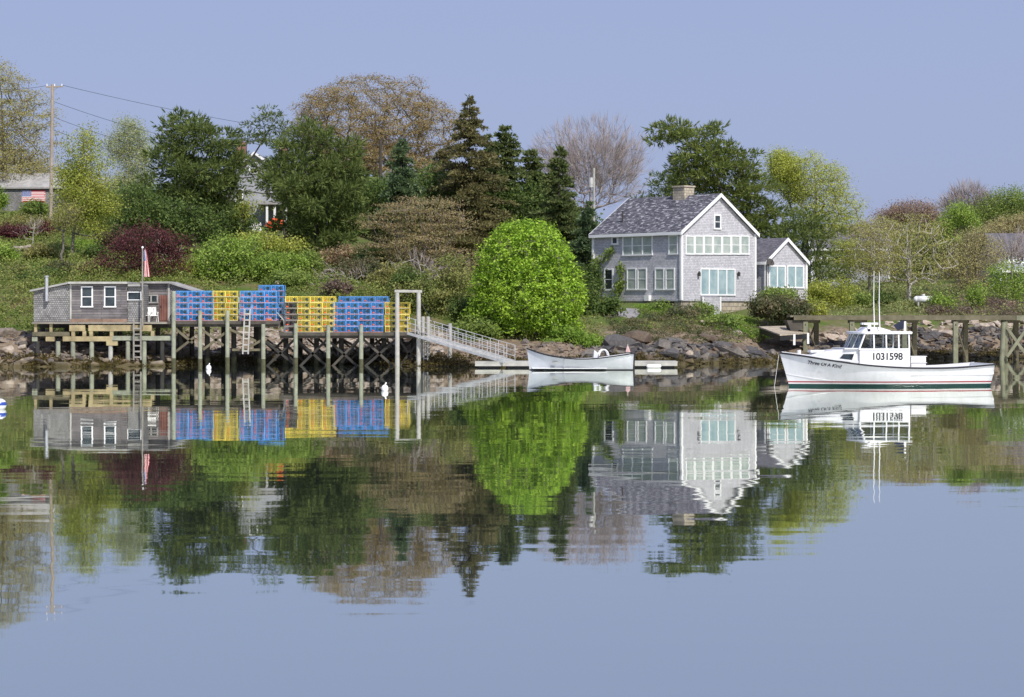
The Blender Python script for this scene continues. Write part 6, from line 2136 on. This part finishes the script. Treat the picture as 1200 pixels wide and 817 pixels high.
# spray chine line at the bow
ch = MB()
for i in range(0, 11):
    a, b_ = full[i], full[i + 1]
    za_, zb_ = .62 - .028 * i * 1.1, .62 - .028 * (i + 1) * 1.1
    def on(r_, z):
        q = [Vector(p) for p in r_[:15]]
        for u, v in zip(q, q[1:]):
            if (u.z - z) * (v.z - z) <= 0:
                return u + (v - u) * ((u.z - z) / (u.z - v.z + 1e-9))
        return q[0]
    ch.bar(on(a, za_) + Vector((0, -.005, 0)), on(b_, zb_) + Vector((0, -.005, 0)), .03, .03)
ch.build('spray_rail', M['whiteboat'], lb, local=True)
MB().tube((-.02, 0, 1.62), (-.35, -.25, -.15), .009, .009, 5).build('mooring_line', M['plastic'], lb, local=True)
# fish totes stacked in the cockpit
def on_boat(x, y, z):
    return lb.matrix_basis @ Vector((x, y, z)) if False else Vector(lb.location) + Matrix.Rotation(yaw, 3, 'Z') @ Vector((x, y, z))
for k, (mm, lb_) in enumerate((('bluecover', 'blue bait tote at the bottom of the stack behind the wheelhouse'), ('plastic', 'white bait tote in the middle of the stack behind the wheelhouse'), ('plastic', 'white lidded bait tote topmost behind the wheelhouse'))):
    q = on_boat(6.8, -.75, .56 + k * .31)
    tt = thing('bait_tote', lb_, 'tote', q, 'bait totes stacked in the cockpit')
    tt.rotation_euler = (0, 0, yaw)
    MB().box((0, 0, .14), (.78, .5, .28)).build('body', M[mm], tt, local=True, bevel=.03)
    MB().box((0, 0, .29), (.84, .56, .03)).build('rim', M['plastic'], tt, local=True)

# skiff
sk = thing('skiff', 'white open skiff with black rail moored before the gangway float', 'boat', (X(617.5, 127), 127, 0))
sk.rotation_euler = (0, 0, R(2))
LS = 6.55
st2 = interp_st([(0, .03, 1.34, -.2, .9), (.7, .50, 1.08, -.22, .85), (1.6, .84, .86, -.22, .75), (2.9, 1.04, .71, -.22, .66), (4.2, 1.06, .74, -.22, .6), (5.4, 1.0, .88, -.2, .58), (LS, .88, 1.05, -.18, .55)], 26)  # sides flared to catch less sun, so the shape adds shade too
def rk2(x, z):
    return max(0, 1 - x / 1.0) * (1.34 - z) * .12
h2, full2, n2 = loft(sk, 'hull', M['skiffhull'], st2, rk2, 10)
loft(sk, 'inner_hull', M['whiteboat'], st2, rk2, 10, inset=.07)
p2_, s2_ = rail(full2, n2, .0, 0)
rb2 = MB()
for ln__ in (p2_, s2_):
    for a, b_ in zip(ln__, ln__[1:]):
        rb2.bar(a, b_ + (b_ - a) * .03, .09, .075)
rb2.bar(p2_[-1], s2_[-1], .09, .075)
rb2.build('gunwale', M['rubrail'], sk, local=True)
sm_ = MB()
sm_.box((2.3, -.955, .45), (.03, .10, .50))
sm_.build('rub_strip', M['galv'], sk, local=True)
for x in (1.7, 3.0):
    MB().box((x, 0, .48), (.28, 1.7, .05)).build('thwart', M['greytimber'], sk, local=True)
MB().box((2.6, 0, .13), (4.6, 1.5, .05)).build('sole', M['whiteboat'], sk, local=True)
cs = MB().prism([Vector((4.05, -.35, .2)), Vector((4.5, -.35, .2)), Vector((4.45, -.35, 1.02)), Vector((4.15, -.35, 1.25))], (0, .7, 0))
cs.build('console', M['whiteboat'], sk, local=True, bevel=.03)
sw_ = MB().path([Vector((4.75 + .30 * math.cos(a), -.45, .85 + .42 * math.sin(a))) for a in np.linspace(.1, math.pi - .1, 9)], .045, 6).path([Vector((4.75 + .30 * math.cos(a), .45, .85 + .42 * math.sin(a))) for a in np.linspace(.1, math.pi - .1, 9)], .045, 6)
sw_.bar((4.75, -.45, 1.26), (4.75, .45, 1.26), .05).box((4.8, 0, .62), (.35, .8, .12))
sw_.build('seat', M['plastic'], sk, local=True)
pg = MB().tube((6.3, .2, 1.0), (6.3, .2, 1.62), .02, .016, 6)
pg.build('staff', M['greytimber'], sk, local=True)
MB().prism([Vector((6.28, .2, 1.60)), Vector((6.46, .2, 1.10)), Vector((6.16, .2, 1.12))], (0, .04, 0)).build('pennant', M['pink'], sk, local=True)
ob = MB().box((6.62, .25, .85), (.3, .34, .5)).box((6.66, .25, .35), (.14, .12, .8))
ob.build('outboard_motor', M['black'], sk, local=True, bevel=.03)

# mooring buoys
q = P(-.5, 480.0, 3.9 * 2400 / 119.5)
by = MB().ball((q.x, q.y, .17), .27, 18, .88)
bo = by.build('mooring_buoy', M['buoystripe'], None, org=(q.x, q.y, 0), smooth=True)
tag(bo, 'white round mooring buoy with a blue band at the left edge', 'buoy')
for px, pw_, r_, lbx in ((451, 458.0, .17, 'white egg shaped mooring buoy floating before the wharf'), (244.5, 433.0, .17, 'small white pot buoy floating beside a wharf pile')):
    Yb = 3.9 * 2400 / (pw_ - 360)
    xb_ = X(px, Yb)
    o = MB().ball((xb_, Yb, r_ * .6), r_, 14, 1.1).tube((xb_, Yb, r_ * 1.5), (xb_ + .07, Yb, r_ * 2.3), .04, .03, 8).build('mooring_buoy', M['plastic'], None, org=(xb_, Yb, 0), smooth=True)
    tag(o, lbx, 'buoy')

# ------------------------------------------------------------------ right pier
YP = 151.0
pier = thing('pier', 'long timber pier on cross braced bents behind the lobster boat', 'pier', (X(1060, YP), YP, 3.2))
zd = P(0, 369.8, YP).z
MB().box(((X(926, YP) + X(1290, YP)) / 2, YP + .95, zd - .06), (X(1290, YP) - X(926, YP), 2.1, .12)).build('deck', M['pierplank'], pier)
MB().bar((X(930, YP), YP - .12, zd - .17), (X(1190, YP), YP - .12, zd - .17), .12, .33).build('side_beam', M['piertimber'], pier)
MB().bar((X(1190.4, YP), YP - .14, zd - .17), (X(1290, YP), YP - .14, zd - .17), .12, .36).build('side_beam', M['pierpost'], pier)
MB().bar((X(930, YP), YP + 2.0, zd - .17), (X(1290, YP), YP + 2.0, zd - .17), .12, .33).build('side_beam', M['piertimber'], pier)
def bent(pa, pb, Y, brc, thick=.17, tall=0):
    xa, xb = X(pa, Y), X(pb, Y)
    yb = Y + 1.9
    for x, y, m in ((xa, Y + .12, 'pierpost'), (xb, yb, 'piertimber')):
        zg = min(ground_z(x, y), 1.5)
        MB().box((x, y, (zg - .5 + zd - .42) / 2), (thick * 2, thick * 2, zd - .42 - zg + .5)).build('post', M[m], pier)
    MB().bar((xa - .2, Y + .12, zd - .45), (xb + .2, yb, zd - .45), .24, .22).build('cap_beam', M['piertimber'], pier)
    zlo = max(min(ground_z(xa, Y), ground_z(xb, yb)), 0) + .15
    MB().bar((xa, Y - .06, zd - .6), (xb, yb - .2, zlo), .07, .17).build('brace', M['piertimber'], pier)
    if brc:
        MB().bar((xa, Y + .34, zlo), (xb, yb + .2, zd - .6), .07, .17).build('brace', M['piertimber'], pier)
for pa, pb, b_ in ((944, 961, 1), (998.5, 1016.5, 1), (1060, 1077.5, 1), (1120, 1138, 1), (1178, 1198, 1), (1246, 1266, 1)):
    bent(pa, pb, YP, b_)
MB().tube((X(1172, YP), YP - .3, -.8), (X(1176, YP), YP - .05, zd - .5), .19, .17, 10).build('post', M['pierpost'], pier)
MB().tube((X(1212, YP), YP - .3, -.8), (X(1208, YP), YP - .05, zd - .5), .19, .17, 10).build('post', M['pierpost'], pier)
MB().bar(P(1180, 418, YP - .35), P(1204, 384, YP - .35), .08, .22).build('brace', M['pierpost'], pier)
MB().bar(P(1180, 384, YP - .25), P(1204, 418, YP - .25), .08, .2).build('brace', M['pierpost'], pier)
# landing abutment
MB().prism([Vector((X(922, YP), YP, zd - .36)), Vector((X(944, YP), YP, zd - .36)), Vector((X(944, YP), YP, zd - .9)), Vector((X(928, YP), YP, zd - 1.3))], (0, 1.8, 0)).build('abutment', M['deckedge'], pier)

# raft hauled out on the beach
rq = [P(889, 382, 152.5), P(923.5, 381, 156), P(947, 390.2, 151), P(914, 392.8, 147.5)]
zr2_ = sum(p.z for p in rq) / 4
rq = [Vector((p.x, p.y, zr2_ + (p.z - zr2_) * .85)) for p in rq]
raft = thing('stored_raft', 'tan planked raft on dark floats hauled out on the beach beside the pier', 'raft', (rq[3].x, rq[3].y, 1.4))
MB().prism(rq, (0, 0, -.10)).build('deck', M['raftplank'], raft)
cen = sum(rq, Vector()) / 4
fr = MB()
inn = [cen + (p - cen) * .97 - Vector((0, 0, .105)) for p in rq]
fr.prism(inn, (0, 0, -.36))
fr.build('float_box', M['black'], raft)
for p in (rq[3] * .5 + rq[2] * .5, rq[2]):
    q = cen + (p - cen) * .99
    MB().box((q.x, q.y - .05, q.z - .45), (.16, .16, .8)).build('post', M['plastic'], raft)

# white tank and the far bits on the hill
tp = P(1082, 351, 171)
tk = thing('propane_tank', 'white propane tank lying among the bushes behind the pier', 'tank', (tp.x, tp.y, ground_z(tp.x, tp.y)))
tz = max(tp.z, ground_z(tp.x, tp.y) + .5)
b_ = MB().tube((tp.x - .55, tp.y, tz), (tp.x + .55, tp.y, tz), .29, .29, 16).ball((tp.x - .55, tp.y, tz), .29, 16).ball((tp.x + .55, tp.y, tz), .29, 16)
b_.build('body', M['tank'], tk, smooth=True)
MB().tube((tp.x, tp.y, tz + .3), (tp.x, tp.y, tz + .45), .14, .14, 10).build('cap', M['tank'], tk)
for s in (-.45, .45):
    MB().box((tp.x + s, tp.y, tz - .4), (.12, .4, .5)).build('foot', M['greytimber'], tk)
# orange covered heap and white covered boat by the white house
def heap(name, label, cat, px, py, Y, w, h, m, seed):
    c = P(px, py, Y)
    q = np.random.default_rng(seed)
    v = IV * (1 + q.normal(size=(len(IV), 1)) * .10) * np.array([w * Y / F / 2, w * Y / F / 2.4, h * Y / F / 2])
    v[:, 0] *= 1 - .45 * np.clip(v[:, 2] / (h * Y / F / 2), 0, 1)
    c.z = ground_z(c.x, c.y) + h * Y / F * .42
    me = bpy.data.meshes.new(name)
    me.from_pydata([tuple(x) for x in v], [], [tuple(f) for f in IF])
    o = link_mesh(name, me, m, None, (c.x, c.y, c.z))
    tag(o, label, cat)
heap('tarpaulin_heap', 'orange covered heap on the lawn before the white house porch', 'tarp', 323.5, 262, 202.5, 22, 17, M['orange'], 3)
heap('tarpaulin_heap', 'white covered heap in front of the white house wall', 'tarp', 277, 263, 202, 16, 11, M['plastic'], 4)
# white picket fence stub beside the heap
fe = thing('picket_fence', 'short white picket fence between the white and orange heaps', 'fence', (X(292, 203), 203, ground_z(X(292, 203), 203)))
fm = MB()
gf = ground_z(X(292, 203), 203)
for k in range(15):
    fm.box((X(283 + k * 1.6, 203), 203, gf + .5), (.08, .04, 1.0))
for zz_ in (.3, .75):
    fm.bar((X(282, 203), 203.05, gf + zz_), (X(306.5, 203), 203.05, gf + zz_), .04, .09)
fm.build('pickets', M['white'], fe)

# stone edging on the left slope, path of grey gravel by the house
for (pxa, pxb, py, Y, lbx, h_) in ((10, 46, 286, 178, 'low pale stone wall across the left slope', .5), (372, 432, 319, 162, 'grey stone terrace wall above the yellow traps', .7)):
    V, Fs, k = [], [], 0
    c = P((pxa + pxb) / 2, py, Y)
    for i in range(46):
        px = random.uniform(pxa, pxb)
        x = X(px, Y)
        z = ground_z(x, Y) + random.uniform(0, h_)
        rv, rf_ = RS[random.randrange(10)]
        q = rv * np.array([.42, .3, .22]) * random.uniform(.7, 1.3) + np.array([x - c.x, random.uniform(-.25, .25), z - c.z])
        V.append(q); Fs.append(rf_ + k); k += len(q)
    me = bpy.data.meshes.new('stone_wall')
    me.from_pydata([tuple(x) for x in np.concatenate(V)], [], [tuple(int(y) for y in f) for f in np.concatenate(Fs)])
    tag(link_mesh('stone_wall', me, M['rock_pale'], None, c), lbx, 'stone wall')
pm = MB()
row = []
for (l_, r_, py, Y) in ((703, 724, 373.5, 151.5), (707, 733, 369, 153), (714, 746, 364, 154.8), (720, 750, 360.5, 156.6), (728, 748, 357.5, 158.4)):
    row.append([])
    for k in range(5):
        px = l_ + (r_ - l_) * k / 4
        x = X(px, Y)
        row[-1].append(Vector((x, Y, ground_z(x, Y) + .05)))
for r_ in row:
    pm.v += r_
for i in range(4):
    for k in range(4):
        a = i * 5 + k
        pm.f.append((a, a + 1, a + 6, a + 5))
tag(pm.build('path', plain('grey_gravel', (.25, .24, .245), .95, .25, 6)), 'grey gravel path beside the left wall of the house', 'path', kind='structure')
